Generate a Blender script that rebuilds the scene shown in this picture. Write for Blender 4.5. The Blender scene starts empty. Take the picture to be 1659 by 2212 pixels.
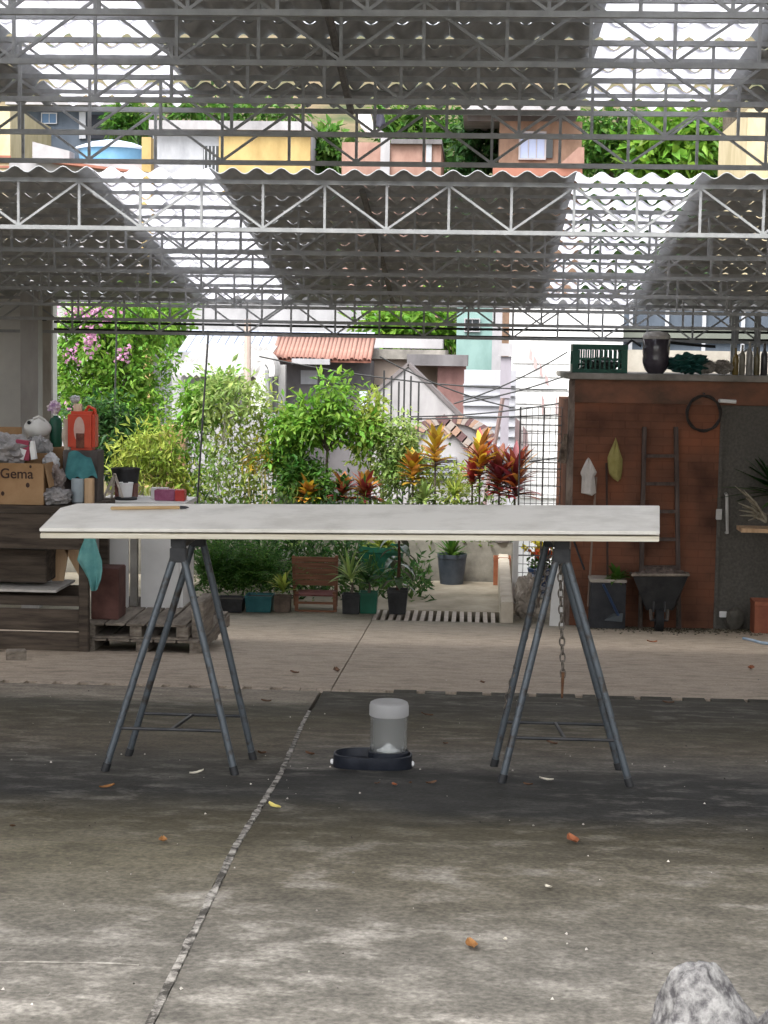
import bpy, bmesh, math, random
from mathutils import Vector, Matrix, noise
R = math.radians
random.seed(7)
sc = bpy.context.scene
col = sc.collection

# ------------------------------------------------------------------ camera
FPX = 3700.0
CAM = Vector((0, 0, 1.42))
TH, PH, RO = R(3.1), math.atan(346 / 3700), 0.016
F0 = Vector((-math.sin(TH), math.cos(TH), 0)); R0 = Vector((math.cos(TH), math.sin(TH), 0)); U0 = Vector((0, 0, 1))
FW = F0 * math.cos(PH) - U0 * math.sin(PH); U1 = F0 * math.sin(PH) + U0 * math.cos(PH)
RT = R0 * math.cos(RO) + U1 * math.sin(RO); UP = U1 * math.cos(RO) - R0 * math.sin(RO)
cd = bpy.data.cameras.new('camera'); cam = bpy.data.objects.new('camera', cd); col.objects.link(cam)
cam.matrix_world = Matrix(((RT.x, UP.x, -FW.x, CAM.x), (RT.y, UP.y, -FW.y, CAM.y), (RT.z, UP.z, -FW.z, CAM.z), (0, 0, 0, 1)))
cd.sensor_fit = 'VERTICAL'; cd.sensor_height = 24; cd.lens = 24 * FPX / 2212
cd.clip_start = 0.05; cd.clip_end = 1500
sc.camera = cam

# ------------------------------------------------------------------ sky, sun, exposure
SUN_EL, SUN_AZ = R(56), R(-150)          # azimuth from +Y towards +X
w = bpy.data.worlds.new('World'); sc.world = w; w.use_nodes = True
nt = w.node_tree; nt.nodes.clear()
sky = nt.nodes.new('ShaderNodeTexSky'); sky.sky_type = 'NISHITA'; sky.sun_disc = False
sky.sun_elevation = SUN_EL; sky.sun_rotation = SUN_AZ; sky.air_density = 1.2; sky.dust_density = 4.0; sky.ozone_density = 0.6
bgn = nt.nodes.new('ShaderNodeBackground'); bgn.inputs['Strength'].default_value = 0.15
hsv = nt.nodes.new('ShaderNodeHueSaturation'); hsv.inputs['Saturation'].default_value = 0.2
wo = nt.nodes.new('ShaderNodeOutputWorld')
nt.links.new(sky.outputs[0], hsv.inputs['Color']); nt.links.new(hsv.outputs[0], bgn.inputs[0]); nt.links.new(bgn.outputs[0], wo.inputs[0])
sl = bpy.data.lights.new('sun', 'SUN'); sl.energy = 1.5; sl.angle = R(35); sl.color = (1.0, 0.98, 0.95)
so = bpy.data.objects.new('sun', sl); col.objects.link(so)
sd = Vector((math.cos(SUN_EL) * math.sin(SUN_AZ), math.cos(SUN_EL) * math.cos(SUN_AZ), math.sin(SUN_EL)))
so.rotation_euler = sd.to_track_quat('Z', 'Y').to_euler()
sc.view_settings.view_transform = 'Standard'; sc.view_settings.look = 'None'
sc.view_settings.exposure = 1.6; sc.view_settings.gamma = 1.0; sc.view_settings.use_curve_mapping = False
sc.cycles.max_bounces = 7; sc.cycles.transparent_max_bounces = 12
sc.cycles.use_denoising = True

# ------------------------------------------------------------------ measuring helpers (photo coordinates on a 1659 x 2212 sheet -> metres)
def zg(y):
    if y < 4.19: return 0.1705 + 0.05 * (4.19 - max(y, -6))
    if y < 16.3: return 0.628 - 0.1092 * y
    return 0.628 - 0.1092 * 16.3
ZF = zg(20)
def pdir(u, v): return FW + RT * ((u - 829.5) / FPX) - UP * ((v - 1106) / FPX)
def pt(u, v, y):
    d = pdir(u, v); return CAM + d * (y / d.y)
def gp(u, v):
    d = pdir(u, v); y = 6.0
    for _ in range(60):
        y = 0.5 * y + 0.5 * ((zg(y) - CAM.z) / (d.z / d.y))
        y = min(max(y, 1.0), 60)
    p = CAM + d * (y / d.y); p.z = zg(p.y); return p
def xz(u, v, y):
    p = pt(u, v, y); return p.x, p.z

# ------------------------------------------------------------------ materials
def S(h, k=1.0):
    h = h.lstrip('#'); o = []
    for i in (0, 2, 4):
        c = int(h[i:i + 2], 16) / 255
        o.append((c / 12.92 if c <= 0.04045 else ((c + 0.055) / 1.055) ** 2.4) * k)
    return tuple(o)
MC = {}
def M(name, c1, c2=None, rough=0.75, scale=6.0, bump=0.0, metal=0.0, stretch=(1, 1, 1), lo=0.35, hi=0.65, spec=0.3, transl=0.0, island=0.0, detail=5.0, fine=0.0, trans=0.0, alpha=1.0, coord='Object'):
    if name in MC: return MC[name]
    if isinstance(c1, str): c1 = S(c1)
    if isinstance(c2, str): c2 = S(c2)
    m = bpy.data.materials.new(name); m.use_nodes = True; n = m.node_tree; n.nodes.clear(); L = n.links.new
    out = n.nodes.new('ShaderNodeOutputMaterial'); b = n.nodes.new('ShaderNodeBsdfPrincipled')
    b.inputs['Roughness'].default_value = rough; b.inputs['Metallic'].default_value = metal
    b.inputs['Specular IOR Level'].default_value = spec; b.inputs['Transmission Weight'].default_value = trans
    b.inputs['Alpha'].default_value = alpha
    src = None
    if c2 is not None or bump:
        tc = n.nodes.new('ShaderNodeTexCoord'); mp = n.nodes.new('ShaderNodeMapping'); mp.inputs['Scale'].default_value = stretch
        L(tc.outputs[coord], mp.inputs[0])
        nz = n.nodes.new('ShaderNodeTexNoise'); nz.inputs['Scale'].default_value = scale; nz.inputs['Detail'].default_value = detail; nz.inputs['Roughness'].default_value = 0.65
        L(mp.outputs[0], nz.inputs['Vector'])
    if c2 is not None:
        cr = n.nodes.new('ShaderNodeValToRGB'); cr.color_ramp.elements[0].position = lo; cr.color_ramp.elements[1].position = hi
        cr.color_ramp.elements[0].color = (*c1, 1); cr.color_ramp.elements[1].color = (*c2, 1)
        L(nz.outputs['Fac'], cr.inputs[0]); src = cr.outputs[0]
    if island:
        ge = n.nodes.new('ShaderNodeNewGeometry'); hs = n.nodes.new('ShaderNodeHueSaturation')
        mr = n.nodes.new('ShaderNodeMapRange'); mr.inputs['To Min'].default_value = 1 - island; mr.inputs['To Max'].default_value = 1 + island
        L(ge.outputs['Random Per Island'], mr.inputs[0]); L(mr.outputs[0], hs.inputs['Value'])
        mh = n.nodes.new('ShaderNodeMapRange'); mh.inputs['To Min'].default_value = 0.5 - island * 0.06; mh.inputs['To Max'].default_value = 0.5 + island * 0.05
        mu = n.nodes.new('ShaderNodeMath'); mu.operation = 'MULTIPLY'; mu.inputs[1].default_value = 7.31
        fr = n.nodes.new('ShaderNodeMath'); fr.operation = 'FRACT'
        L(ge.outputs['Random Per Island'], mu.inputs[0]); L(mu.outputs[0], fr.inputs[0]); L(fr.outputs[0], mh.inputs[0]); L(mh.outputs[0], hs.inputs['Hue'])
        if src is None: hs.inputs['Color'].default_value = (*c1, 1)
        else: L(src, hs.inputs['Color'])
        src = hs.outputs[0]
    if src is not None: L(src, b.inputs['Base Color'])
    else: b.inputs['Base Color'].default_value = (*c1, 1)
    if bump:
        bm_ = n.nodes.new('ShaderNodeBump'); bm_.inputs['Strength'].default_value = bump; bm_.inputs['Distance'].default_value = 0.02
        L(nz.outputs['Fac'], bm_.inputs['Height']); L(bm_.outputs[0], b.inputs['Normal'])
    if transl:
        t = n.nodes.new('ShaderNodeBsdfTranslucent'); mx = n.nodes.new('ShaderNodeMixShader'); mx.inputs[0].default_value = transl
        if src is not None: L(src, t.inputs[0])
        else: t.inputs[0].default_value = (*c1, 1)
        L(b.outputs[0], mx.inputs[1]); L(t.outputs[0], mx.inputs[2]); L(mx.outputs[0], out.inputs[0])
    else: L(b.outputs[0], out.inputs[0])
    MC[name] = m; return m

# ------------------------------------------------------------------ objects and mesh builders
ORG = {}
def tag(o, label=None, cat=None, group=None, kind=None):
    if label: o['label'] = label
    if cat: o['category'] = cat
    if group: o['group'] = group
    if kind: o['kind'] = kind
    return o
def thing(name, loc, label, cat, group=None):
    o = bpy.data.objects.new(name, None); o.empty_display_size = 0.1; col.objects.link(o); o.location = loc; ORG[o.name] = Vector(loc)
    return tag(o, label, cat, group)
def link(name, me, parent=None, loc=None, rot=None):
    """another object that shares mesh data; loc is in the parent's space"""
    o = bpy.data.objects.new(name, me); col.objects.link(o)
    if loc is not None: o.location = loc
    if rot is not None: o.rotation_euler = rot
    ORG[o.name] = (ORG[parent.name] if parent else Vector()) + (Vector(loc) if loc is not None else Vector())
    if parent: o.parent = parent
    return o
class MB:
    def __init__(s): s.v = []; s.f = []
    def add(s, vs, fs):
        k = len(s.v); s.v += [Vector(p) for p in vs]; s.f += [tuple(i + k for i in f) for f in fs]; return s
    def box(s, c, sz, rot=None, taper=None):
        x, y, z = sz[0] / 2, sz[1] / 2, sz[2] / 2; t = taper or 1
        vs = [Vector(p) for p in ((-x * t, -y * t, -z), (x * t, -y * t, -z), (x * t, y * t, -z), (-x * t, y * t, -z), (-x, -y, z), (x, -y, z), (x, y, z), (-x, y, z))]
        if rot is not None:
            m = rot if isinstance(rot, Matrix) else Matrix.Rotation(rot, 3, 'Z'); vs = [m @ p for p in vs]
        c = Vector(c)
        return s.add([p + c for p in vs], [(0, 3, 2, 1), (4, 5, 6, 7), (0, 1, 5, 4), (1, 2, 6, 5), (2, 3, 7, 6), (3, 0, 4, 7)])
    def bb(s, x0, x1, y0, y1, z0, z1): return s.box(((x0 + x1) / 2, (y0 + y1) / 2, (z0 + z1) / 2), (abs(x1 - x0), abs(y1 - y0), abs(z1 - z0)))
    def bar(s, p, q, a, b=None, up=None):
        p, q = Vector(p), Vector(q); b = b or a; d = (q - p); l = d.length; d.normalize()
        u = Vector(up) if up else (Vector((0, 0, 1)) if abs(d.z) < 0.9 else Vector((0, 1, 0)))
        r = d.cross(u).normalized(); u2 = r.cross(d)
        vs = []
        for e in (p, q):
            for i, j in ((-1, -1), (1, -1), (1, 1), (-1, 1)): vs.append(e + r * (i * a / 2) + u2 * (j * b / 2))
        return s.add(vs, [(0, 3, 2, 1), (4, 5, 6, 7), (0, 1, 5, 4), (1, 2, 6, 5), (2, 3, 7, 6), (3, 0, 4, 7)])
    def tube(s, path, r, n=8, closed=False, cap=True):
        path = [Vector(p) for p in path]; N = len(path); rings = []
        prev = None
        for i, p in enumerate(path):
            if closed: d = path[(i + 1) % N] - path[i - 1]
            else: d = path[min(i + 1, N - 1)] - path[max(i - 1, 0)]
            d.normalize()
            if prev is None:
                a = Vector((0, 0, 1)) if abs(d.z) < 0.9 else Vector((1, 0, 0)); sx = d.cross(a).normalized()
            else: sx = (prev - d * prev.dot(d)).normalized()
            prev = sx; sy = d.cross(sx); rr = r[i] if isinstance(r, (list, tuple)) else r
            rings.append([p + sx * (rr * math.cos(2 * math.pi * k / n)) + sy * (rr * math.sin(2 * math.pi * k / n)) for k in range(n)])
        vs = [p for rg in rings for p in rg]; fs = []
        for i in range(N if closed else N - 1):
            a, b = i * n, ((i + 1) % N) * n
            for k in range(n): fs.append((a + k, a + (k + 1) % n, b + (k + 1) % n, b + k))
        if not closed and cap: fs.append(tuple(range(n - 1, -1, -1))); fs.append(tuple((N - 1) * n + k for k in range(n)))
        return s.add(vs, fs)
    def lathe(s, prof, c, n=20, sx=1.0, sy=1.0, cap=True):
        c = Vector(c); vs = []; fs = []
        for r, z in prof:
            for k in range(n):
                a = 2 * math.pi * k / n; vs.append(c + Vector((r * sx * math.cos(a), r * sy * math.sin(a), z)))
        for i in range(len(prof) - 1):
            for k in range(n): fs.append((i * n + k, i * n + (k + 1) % n, (i + 1) * n + (k + 1) % n, (i + 1) * n + k))
        if cap: fs.append(tuple(range(n - 1, -1, -1))); fs.append(tuple((len(prof) - 1) * n + k for k in range(n)))
        return s.add(vs, fs)
    def prism(s, pts, ext):
        """closed outline (3-D points) pushed along ext"""
        n = len(pts); e = Vector(ext); a = [Vector(p) for p in pts]
        return s.add(a + [p + e for p in a], [tuple(range(n)), tuple(range(2 * n - 1, n - 1, -1))] + [(i, i + n, (i + 1) % n + n, (i + 1) % n) for i in range(n)])
    def grid(s, fn, nu, nv, thick=None):
        vs = [Vector(fn(i / nu, j / nv)) for j in range(nv + 1) for i in range(nu + 1)]
        fs = [(j * (nu + 1) + i, j * (nu + 1) + i + 1, (j + 1) * (nu + 1) + i + 1, (j + 1) * (nu + 1) + i) for j in range(nv) for i in range(nu)]
        if thick is None: return s.add(vs, fs)
        t = Vector(thick); k = len(vs); W = nu + 1
        edge = [i for i in range(nu)] ; per = [(i, 0) for i in range(nu)] + [(nu, j) for j in range(nv)] + [(i, nv) for i in range(nu, 0, -1)] + [(0, j) for j in range(nv, 0, -1)]
        pi_ = [j * W + i for i, j in per]
        f2 = [tuple(k + x for x in reversed(f)) for f in fs]
        sd_ = [(pi_[i], pi_[i] + k, pi_[(i + 1) % len(pi_)] + k, pi_[(i + 1) % len(pi_)]) for i in range(len(pi_))]
        return s.add(vs + [p + t for p in vs], fs + f2 + sd_)
    def blob(s, c, rad, seed=0, amp=0.25, freq=2.5, sub=3, flat=None, crease=0.0):
        bm = bmesh.new(); bmesh.ops.create_icosphere(bm, subdivisions=sub, radius=1.0); c = Vector(c); off = Vector((seed * 3.17, seed * 1.31, seed * 7.7))
        vs = []
        for v in bm.verts:
            p = v.co.copy(); k = 1 + amp * noise.noise(p * freq + off) + amp * 0.5 * noise.noise(p * freq * 2.3 + off)
            if crease: k -= crease * (1 - abs(noise.noise(p * freq * 1.6 + off * 2)) * 3.0) * 0.5
            q = Vector((p.x * rad[0] * k, p.y * rad[1] * k, p.z * rad[2] * k))
            if flat is not None: q.z = max(q.z, flat)
            vs.append(c + q)
        fs = [tuple(x.index for x in f.verts) for f in bm.faces]; bm.free()
        return s.add(vs, fs)
    def mesh(s, name, mat=None, smooth=False, org=None):
        me = bpy.data.meshes.new(name); o = org or Vector()
        me.from_pydata([tuple(p - o) for p in s.v], [], s.f); me.update()
        if mat: me.materials.append(mat)
        if smooth: me.polygons.foreach_set('use_smooth', [True] * len(me.polygons))
        return me
    def build(s, name, mat, parent=None, smooth=False, bevel=0.0, autos=None):
        if parent is not None: org = ORG[parent.name]
        else:
            lo = Vector([min(p[i] for p in s.v) for i in range(3)]); hi = Vector([max(p[i] for p in s.v) for i in range(3)])
            org = Vector(((lo.x + hi.x) / 2, (lo.y + hi.y) / 2, lo.z))
        me = s.mesh(name, mat, smooth, org)
        bm = bmesh.new(); bm.from_mesh(me)
        bmesh.ops.recalc_face_normals(bm, faces=bm.faces)
        if bevel: bmesh.ops.bevel(bm, geom=bm.edges[:], offset=bevel, segments=2, affect='EDGES', clamp_overlap=True)
        bm.to_mesh(me); bm.free()
        if smooth or autos:
            try: me.set_sharp_from_angle(angle=R(autos or 40))
            except Exception: pass
            me.polygons.foreach_set('use_smooth', [True] * len(me.polygons))
        o = bpy.data.objects.new(name, me); col.objects.link(o)
        if parent is not None: o.parent = parent
        else: o.location = org
        ORG[o.name] = org
        return o
def struct(o): o['kind'] = 'structure'; return o

# ================================================================== GROUND
def ramp(n, stops, interp='LINEAR'):
    cr = n.nodes.new('ShaderNodeValToRGB'); cr.color_ramp.interpolation = interp; e = cr.color_ramp.elements
    while len(e) < len(stops): e.new(0.5)
    for k, (p, c) in enumerate(stops): e[k].position = p; e[k].color = (*c, 1) if len(c) == 3 else c
    return cr
def yard_material(name, stops, ylo, yhi, warp, pale, pale_amt, speck=0.6):
    m = bpy.data.materials.new(name); m.use_nodes = True; n = m.node_tree; n.nodes.clear(); L = n.links.new
    out = n.nodes.new('ShaderNodeOutputMaterial'); b = n.nodes.new('ShaderNodeBsdfPrincipled'); b.inputs['Roughness'].default_value = 0.8; b.inputs['Specular IOR Level'].default_value = 0.25
    g = n.nodes.new('ShaderNodeNewGeometry'); sp = n.nodes.new('ShaderNodeSeparateXYZ'); L(g.outputs['Position'], sp.inputs[0])
    stm = n.nodes.new('ShaderNodeMapping'); stm.inputs['Scale'].default_value = (0.7, 1, 1); L(g.outputs['Position'], stm.inputs[0])
    def nz(scale, det=5, dist=0.0, streak=False):
        k = n.nodes.new('ShaderNodeTexNoise'); k.inputs['Scale'].default_value = scale; k.inputs['Detail'].default_value = det; k.inputs['Roughness'].default_value = 0.62; k.inputs['Distortion'].default_value = dist
        L(stm.outputs[0] if streak else g.outputs['Position'], k.inputs['Vector']); return k.outputs['Fac']
    def math_(op, a, c):
        k = n.nodes.new('ShaderNodeMath'); k.operation = op
        for i, q in enumerate((a, c)):
            if isinstance(q, (int, float)): k.inputs[i].default_value = q
            else: L(q, k.inputs[i])
        return k.outputs[0]
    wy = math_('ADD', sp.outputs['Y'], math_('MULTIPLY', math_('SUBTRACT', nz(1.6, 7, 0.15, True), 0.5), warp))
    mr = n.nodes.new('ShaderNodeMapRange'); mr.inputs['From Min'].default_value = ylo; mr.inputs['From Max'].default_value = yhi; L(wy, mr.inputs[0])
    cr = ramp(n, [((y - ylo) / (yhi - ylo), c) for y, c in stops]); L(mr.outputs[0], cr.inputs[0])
    # pale worn patches
    wear = ramp(n, [(0.5, (0, 0, 0)), (0.66, (1, 1, 1))]); L(nz(9, 12, 0.1, True), wear.inputs[0]); big = ramp(n, [(0.4, (0.1,) * 3), (0.55, (1,) * 3)]); L(nz(1.1, 4, 0.3), big.inputs[0])
    nearw = n.nodes.new('ShaderNodeMapRange'); nearw.inputs['From Min'].default_value = 4.6; nearw.inputs['From Max'].default_value = 3.4; nearw.inputs['To Min'].default_value = 0.3; L(sp.outputs['Y'], nearw.inputs[0])
    wa = math_('MULTIPLY', math_('MULTIPLY', math_('MULTIPLY', wear.outputs[0], big.outputs[0]), nearw.outputs[0]), pale_amt)
    mx = n.nodes.new('ShaderNodeMixRGB'); mx.inputs[2].default_value = (*pale, 1); L(wa, mx.inputs[0]); L(cr.outputs[0], mx.inputs[1])
    # fine grain and small dark blotches
    gr = ramp(n, [(0.3, (0.3,) * 3), (0.5, (1.0,) * 3), (0.7, (1.8,) * 3)]); L(nz(70, 9), gr.inputs[0])
    bl = ramp(n, [(0.3, (0.55,) * 3), (0.55, (1.08,) * 3)]); L(nz(9, 9, 0.1, True), bl.inputs[0])
    m1 = n.nodes.new('ShaderNodeMixRGB'); m1.blend_type = 'MULTIPLY'; m1.inputs[0].default_value = speck; L(mx.outputs[0], m1.inputs[1]); L(gr.outputs[0], m1.inputs[2])
    m2 = n.nodes.new('ShaderNodeMixRGB'); m2.blend_type = 'MULTIPLY'; m2.inputs[0].default_value = 0.8; L(m1.outputs[0], m2.inputs[1]); L(bl.outputs[0], m2.inputs[2])
    L(m2.outputs[0], b.inputs['Base Color'])
    bp = n.nodes.new('ShaderNodeBump'); bp.inputs['Strength'].default_value = 0.35; bp.inputs['Distance'].default_value = 0.006; L(nz(60, 6), bp.inputs['Height']); L(bp.outputs[0], b.inputs['Normal'])
    rr = n.nodes.new('ShaderNodeMapRange'); rr.inputs['To Min'].default_value = 0.55; rr.inputs['To Max'].default_value = 0.95; L(nz(2.2), rr.inputs[0]); L(rr.outputs[0], b.inputs['Roughness'])
    L(b.outputs[0], out.inputs[0]); return m
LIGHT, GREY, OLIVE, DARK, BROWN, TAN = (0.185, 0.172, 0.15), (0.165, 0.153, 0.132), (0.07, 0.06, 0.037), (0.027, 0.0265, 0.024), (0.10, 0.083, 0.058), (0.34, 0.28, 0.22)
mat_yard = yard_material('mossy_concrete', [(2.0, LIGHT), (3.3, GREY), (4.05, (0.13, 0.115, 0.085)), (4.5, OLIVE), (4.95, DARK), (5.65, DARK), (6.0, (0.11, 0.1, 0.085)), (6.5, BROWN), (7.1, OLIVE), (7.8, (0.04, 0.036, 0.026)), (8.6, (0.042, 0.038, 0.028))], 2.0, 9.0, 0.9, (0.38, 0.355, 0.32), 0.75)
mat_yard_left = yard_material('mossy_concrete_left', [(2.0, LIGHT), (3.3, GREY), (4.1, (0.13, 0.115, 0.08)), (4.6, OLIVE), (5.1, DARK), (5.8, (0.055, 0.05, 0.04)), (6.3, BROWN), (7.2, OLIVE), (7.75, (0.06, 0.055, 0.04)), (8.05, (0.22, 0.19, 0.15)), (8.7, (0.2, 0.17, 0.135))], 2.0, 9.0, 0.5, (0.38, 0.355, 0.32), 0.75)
mat_far = yard_material('tan_concrete', [(8.5, TAN), (13.0, TAN), (15.4, (0.31, 0.26, 0.2)), (16.4, (0.22, 0.2, 0.15)), (19.5, (0.33, 0.29, 0.22))], 8.0, 20.0, 0.5, (0.34, 0.3, 0.25), 0.3, 0.4)

YJ = 8.60; YK = 8.74                                            # slotted drain between the two slabs
jp = [gp(u, v) for u, v in ((300, 2260), (492, 1864), (605, 1674), (655, 1560), (690, 1500))]
def jx(y):
    if y <= jp[0].y: return jp[0].x + (y - jp[0].y) * (jp[1].x - jp[0].x) / (jp[1].y - jp[0].y)
    for a, b in zip(jp, jp[1:]):
        if y <= b.y: return a.x + (b.x - a.x) * (y - a.y) / (b.y - a.y)
    a, b = jp[-2:]; return a.x + (b.x - a.x) * (y - a.y) / (b.y - a.y)
def slab(name, y0, y1, xl, xr, mat, ny=12, nx=10):
    ys = [y0 + (y1 - y0) * j / ny for j in range(ny + 1)]
    mb = MB(); mb.grid(lambda s, t: (xl(y0 + (y1 - y0) * t) + (xr(y0 + (y1 - y0) * t) - xl(y0 + (y1 - y0) * t)) * s, y0 + (y1 - y0) * t, zg(y0 + (y1 - y0) * t)), nx, ny, thick=(0, 0, -0.1))
    return struct(mb.build(name, mat))
GJ = 0.009
YS = 4.19
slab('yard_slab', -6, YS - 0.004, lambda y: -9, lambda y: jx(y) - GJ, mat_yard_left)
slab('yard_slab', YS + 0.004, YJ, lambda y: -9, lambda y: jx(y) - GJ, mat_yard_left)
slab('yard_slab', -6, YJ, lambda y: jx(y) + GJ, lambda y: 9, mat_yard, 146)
fj = [gp(715, 1490), gp(800, 1345)]
def fjx(y): return fj[0].x + (fj[1].x - fj[0].x) * (y - fj[0].y) / (fj[1].y - fj[0].y)
slab('yard_slab', YK, 16.3, lambda y: -9, lambda y: fjx(y) - 0.004, mat_far)
slab('yard_slab', YK, 16.3, lambda y: fjx(y) + 0.004, lambda y: 9, mat_far)
# mortar in the joint: uneven, patchy, a few millimetres below or above the slabs
mat_joint = M('joint_mortar', (0.06, 0.055, 0.048), (0.4, 0.375, 0.34), scale=26, lo=0.42, hi=0.6, bump=0.6, rough=0.9)
mb = MB(); jn = 160; rnd = random.Random(3)
jv = []
for i in range(jn + 1):
    y = 1.8 + (7.6 - 1.8) * i / jn; x = jx(y); a = noise.noise(Vector((y * 9, 0, 0))); b2 = noise.noise(Vector((y * 23, 4, 0)))
    jv += [(x - GJ - 0.002 + 0.006 * b2 * 0, y, zg(y) - 0.012), (x - 0.008 + 0.004 * a, y, zg(y) + 0.003 + 0.006 * b2), (x + 0.008 + 0.004 * b2, y, zg(y) + 0.003 + 0.006 * a), (x + GJ + 0.002, y, zg(y) - 0.012)]
mb.add(jv, [(4 * i + k, 4 * i + k + 1, 4 * i + 5 + k, 4 * i + 4 + k) for i in range(jn) for k in range(3)])
struct(mb.build('joint_mortar', mat_joint, smooth=True))
wl = [gp(-40, 2079), gp(60, 2079), gp(150, 2080), gp(250, 2082), gp(300, 2086)]
mb = MB(); mb.add([q for p in wl for q in (p + Vector((0, -.0035, .0012)), p + Vector((0, .0035, .0012)))], [(2 * i, 2 * i + 2, 2 * i + 3, 2 * i + 1) for i in range(len(wl) - 1)]); struct(mb.build('mortar_seam', M('seam_pale', (0.2, 0.185, 0.16), (0.5, 0.47, 0.42), scale=18, lo=.4, hi=.6)))
# slotted drain: dark channel, concrete bridges between the slots
mat_dark = M('drain_dark', (0.012, 0.011, 0.01), (0.03, 0.027, 0.022), rough=0.95, scale=20)
mb = MB(); mb.bb(-9, 9, YJ - 0.05, YK + 0.05, zg(8.7) - 0.3, zg(8.7) - 0.12); chan = struct(mb.build('drain_channel', mat_dark))
x = -4.2
while x < 4.6:
    covered = -1.05 < x < -0.55
    ln = 0.085 + rnd.uniform(-0.012, 0.012); gap = 0.05 + rnd.uniform(-0.008, 0.012)
    if x > -0.5: ln, gap = 0.11 + rnd.uniform(-0.05, 0.09), rnd.uniform(0.02, 0.06)
    if covered: gap = 0.004
    b3 = MB(); b3.bb(x, x + ln, YJ + (0.0 if x < 0 else rnd.uniform(0.0, 0.05)), YK, zg(8.67) - 0.1, zg(8.67) - 0.001 - rnd.uniform(0, 0.004)); b3.build('drain_bar', mat_far if x < -0.5 else mat_yard, chan)
    x += ln + gap
# flat lower court behind the yard with its grate
YG0, YG1 = 16.34, 16.98
mat_court = M('court_concrete', (0.2, 0.17, 0.12), (0.42, 0.37, 0.29), scale=2.2, lo=0.3, hi=0.7, bump=0.2, rough=0.85)
mb = MB(); mb.grid(lambda s, t: (-9 + 18 * s, YG1 + (19.25 - YG1) * t, ZF), 18, 4, thick=(0, 0, -0.1)); struct(mb.build('lower_court', mat_court))
mb = MB(); mb.bb(-9, 9, 16.3, 17.0, ZF - 0.4, ZF - 0.16); gch = struct(mb.build('grate_channel', mat_dark))
gx0, gx1 = pt(812, 1325, 16.6).x, pt(1072, 1325, 16.6).x
b0 = MB(); b0.box((0, 0, 0), (0.04, YG1 - YG0 + 0.05, 0.05)); gm = b0.mesh('grate_bar', M('grate_white', (0.34, 0.29, 0.24), (0.5, 0.44, 0.38), scale=8, rough=0.7))
n_g = int((gx1 - gx0) / 0.0765)
for i in range(n_g + 1):
    o = link('grate_bar', gm, gch, Vector((gx0 + i * 0.0765, (YG0 + YG1) / 2, ZF - 0.026 + rnd.uniform(-0.004, 0.002))) - ORG[gch.name], (0, 0, rnd.uniform(-0.02, 0.02)))
for xa, xb in ((-9, gx0 - 0.03), (gx1 + 0.03, 9)):
    mb = MB(); mb.bb(xa, xb, YG0 - 0.03, YG1 - 0.002, ZF - 0.15, ZF - 0.002); struct(mb.build('court_edge', mat_far))
# the hillside town stands on this: drop to the street, then the slope opposite
def zt(x, y):
    if y < 20.6: return ZF - 0.6
    if y < 23: return ZF - 0.6 - (y - 20.6) * 1.3
    if y < 40: return ZF - 3.72
    h = ZF - 3.72 + min((y - 40) * 0.34, 34) ; return h + 0.5 * noise.noise(Vector((x * 0.08, y * 0.08, 0))) * min((y - 40) / 10, 1)
mat_earth = M('hill_earth', (0.04, 0.06, 0.02), (0.16, 0.12, 0.07), scale=0.35, rough=0.95)
ysl = [19.9, 20.6, 21.4, 23, 27, 32, 40, 44, 48, 52, 56, 62, 70, 85, 110, 150, 260, 500]; xsl = [-300, -120, -60] + [-40 + 4 * i for i in range(21)] + [60, 120, 300]
mb = MB(); mb.add([(x, y, zt(x, y)) for y in ysl for x in xsl], [(j * len(xsl) + i, j * len(xsl) + i + 1, (j + 1) * len(xsl) + i + 1, (j + 1) * len(xsl) + i) for j in range(len(ysl) - 1) for i in range(len(xsl) - 1)])
struct(mb.build('hillside', mat_earth, smooth=True))
mb = MB(); mb.grid(lambda s, t: (-200 + 400 * s, -300 + 319.5 * t, (zg(-300 + 319.5 * t) - 0.5)), 10, 60); struct(mb.build('ground', mat_earth))

# ================================================================== ROOFS
def roofL(y): return 2.63 - 0.146 * (y - 12.2)
def roofU(y): return 2.99 + 0.15 * (11.3 - y)
WCOL = 0.8625; XC0 = -2.80
mat_sheet = M('fibre_cement', (0.3, 0.315, 0.325), (0.52, 0.54, 0.55), scale=3.5, lo=0.3, hi=0.72, rough=0.9, bump=0.15, detail=8)
mat_sky = bpy.data.materials.new('translucent_sheet'); mat_sky.use_nodes = True
n = mat_sky.node_tree; n.nodes.clear(); L = n.links.new
o_ = n.nodes.new('ShaderNodeOutputMaterial'); t_ = n.nodes.new('ShaderNodeBsdfTranslucent'); d_ = n.nodes.new('ShaderNodeBsdfDiffuse'); x_ = n.nodes.new('ShaderNodeMixShader')
nz_ = n.nodes.new('ShaderNodeTexNoise'); nz_.inputs['Scale'].default_value = 4; nz_.inputs['Detail'].default_value = 7; tc_ = n.nodes.new('ShaderNodeTexCoord'); L(tc_.outputs['Object'], nz_.inputs['Vector'])
c_ = ramp(n, [(0.32, (0.5, 0.49, 0.5)), (0.45, (0.83, 0.83, 0.87)), (0.65, (0.95, 0.95, 0.985))]); L(nz_.outputs['Fac'], c_.inputs[0]); L(c_.outputs[0], t_.inputs[0]); d_.inputs[0].default_value = (0.8, 0.8, 0.8, 1)
x_.inputs[0].default_value = 0.22; L(t_.outputs[0], x_.inputs[1]); L(d_.outputs[0], x_.inputs[2]); L(x_.outputs[0], o_.inputs[0])
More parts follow.
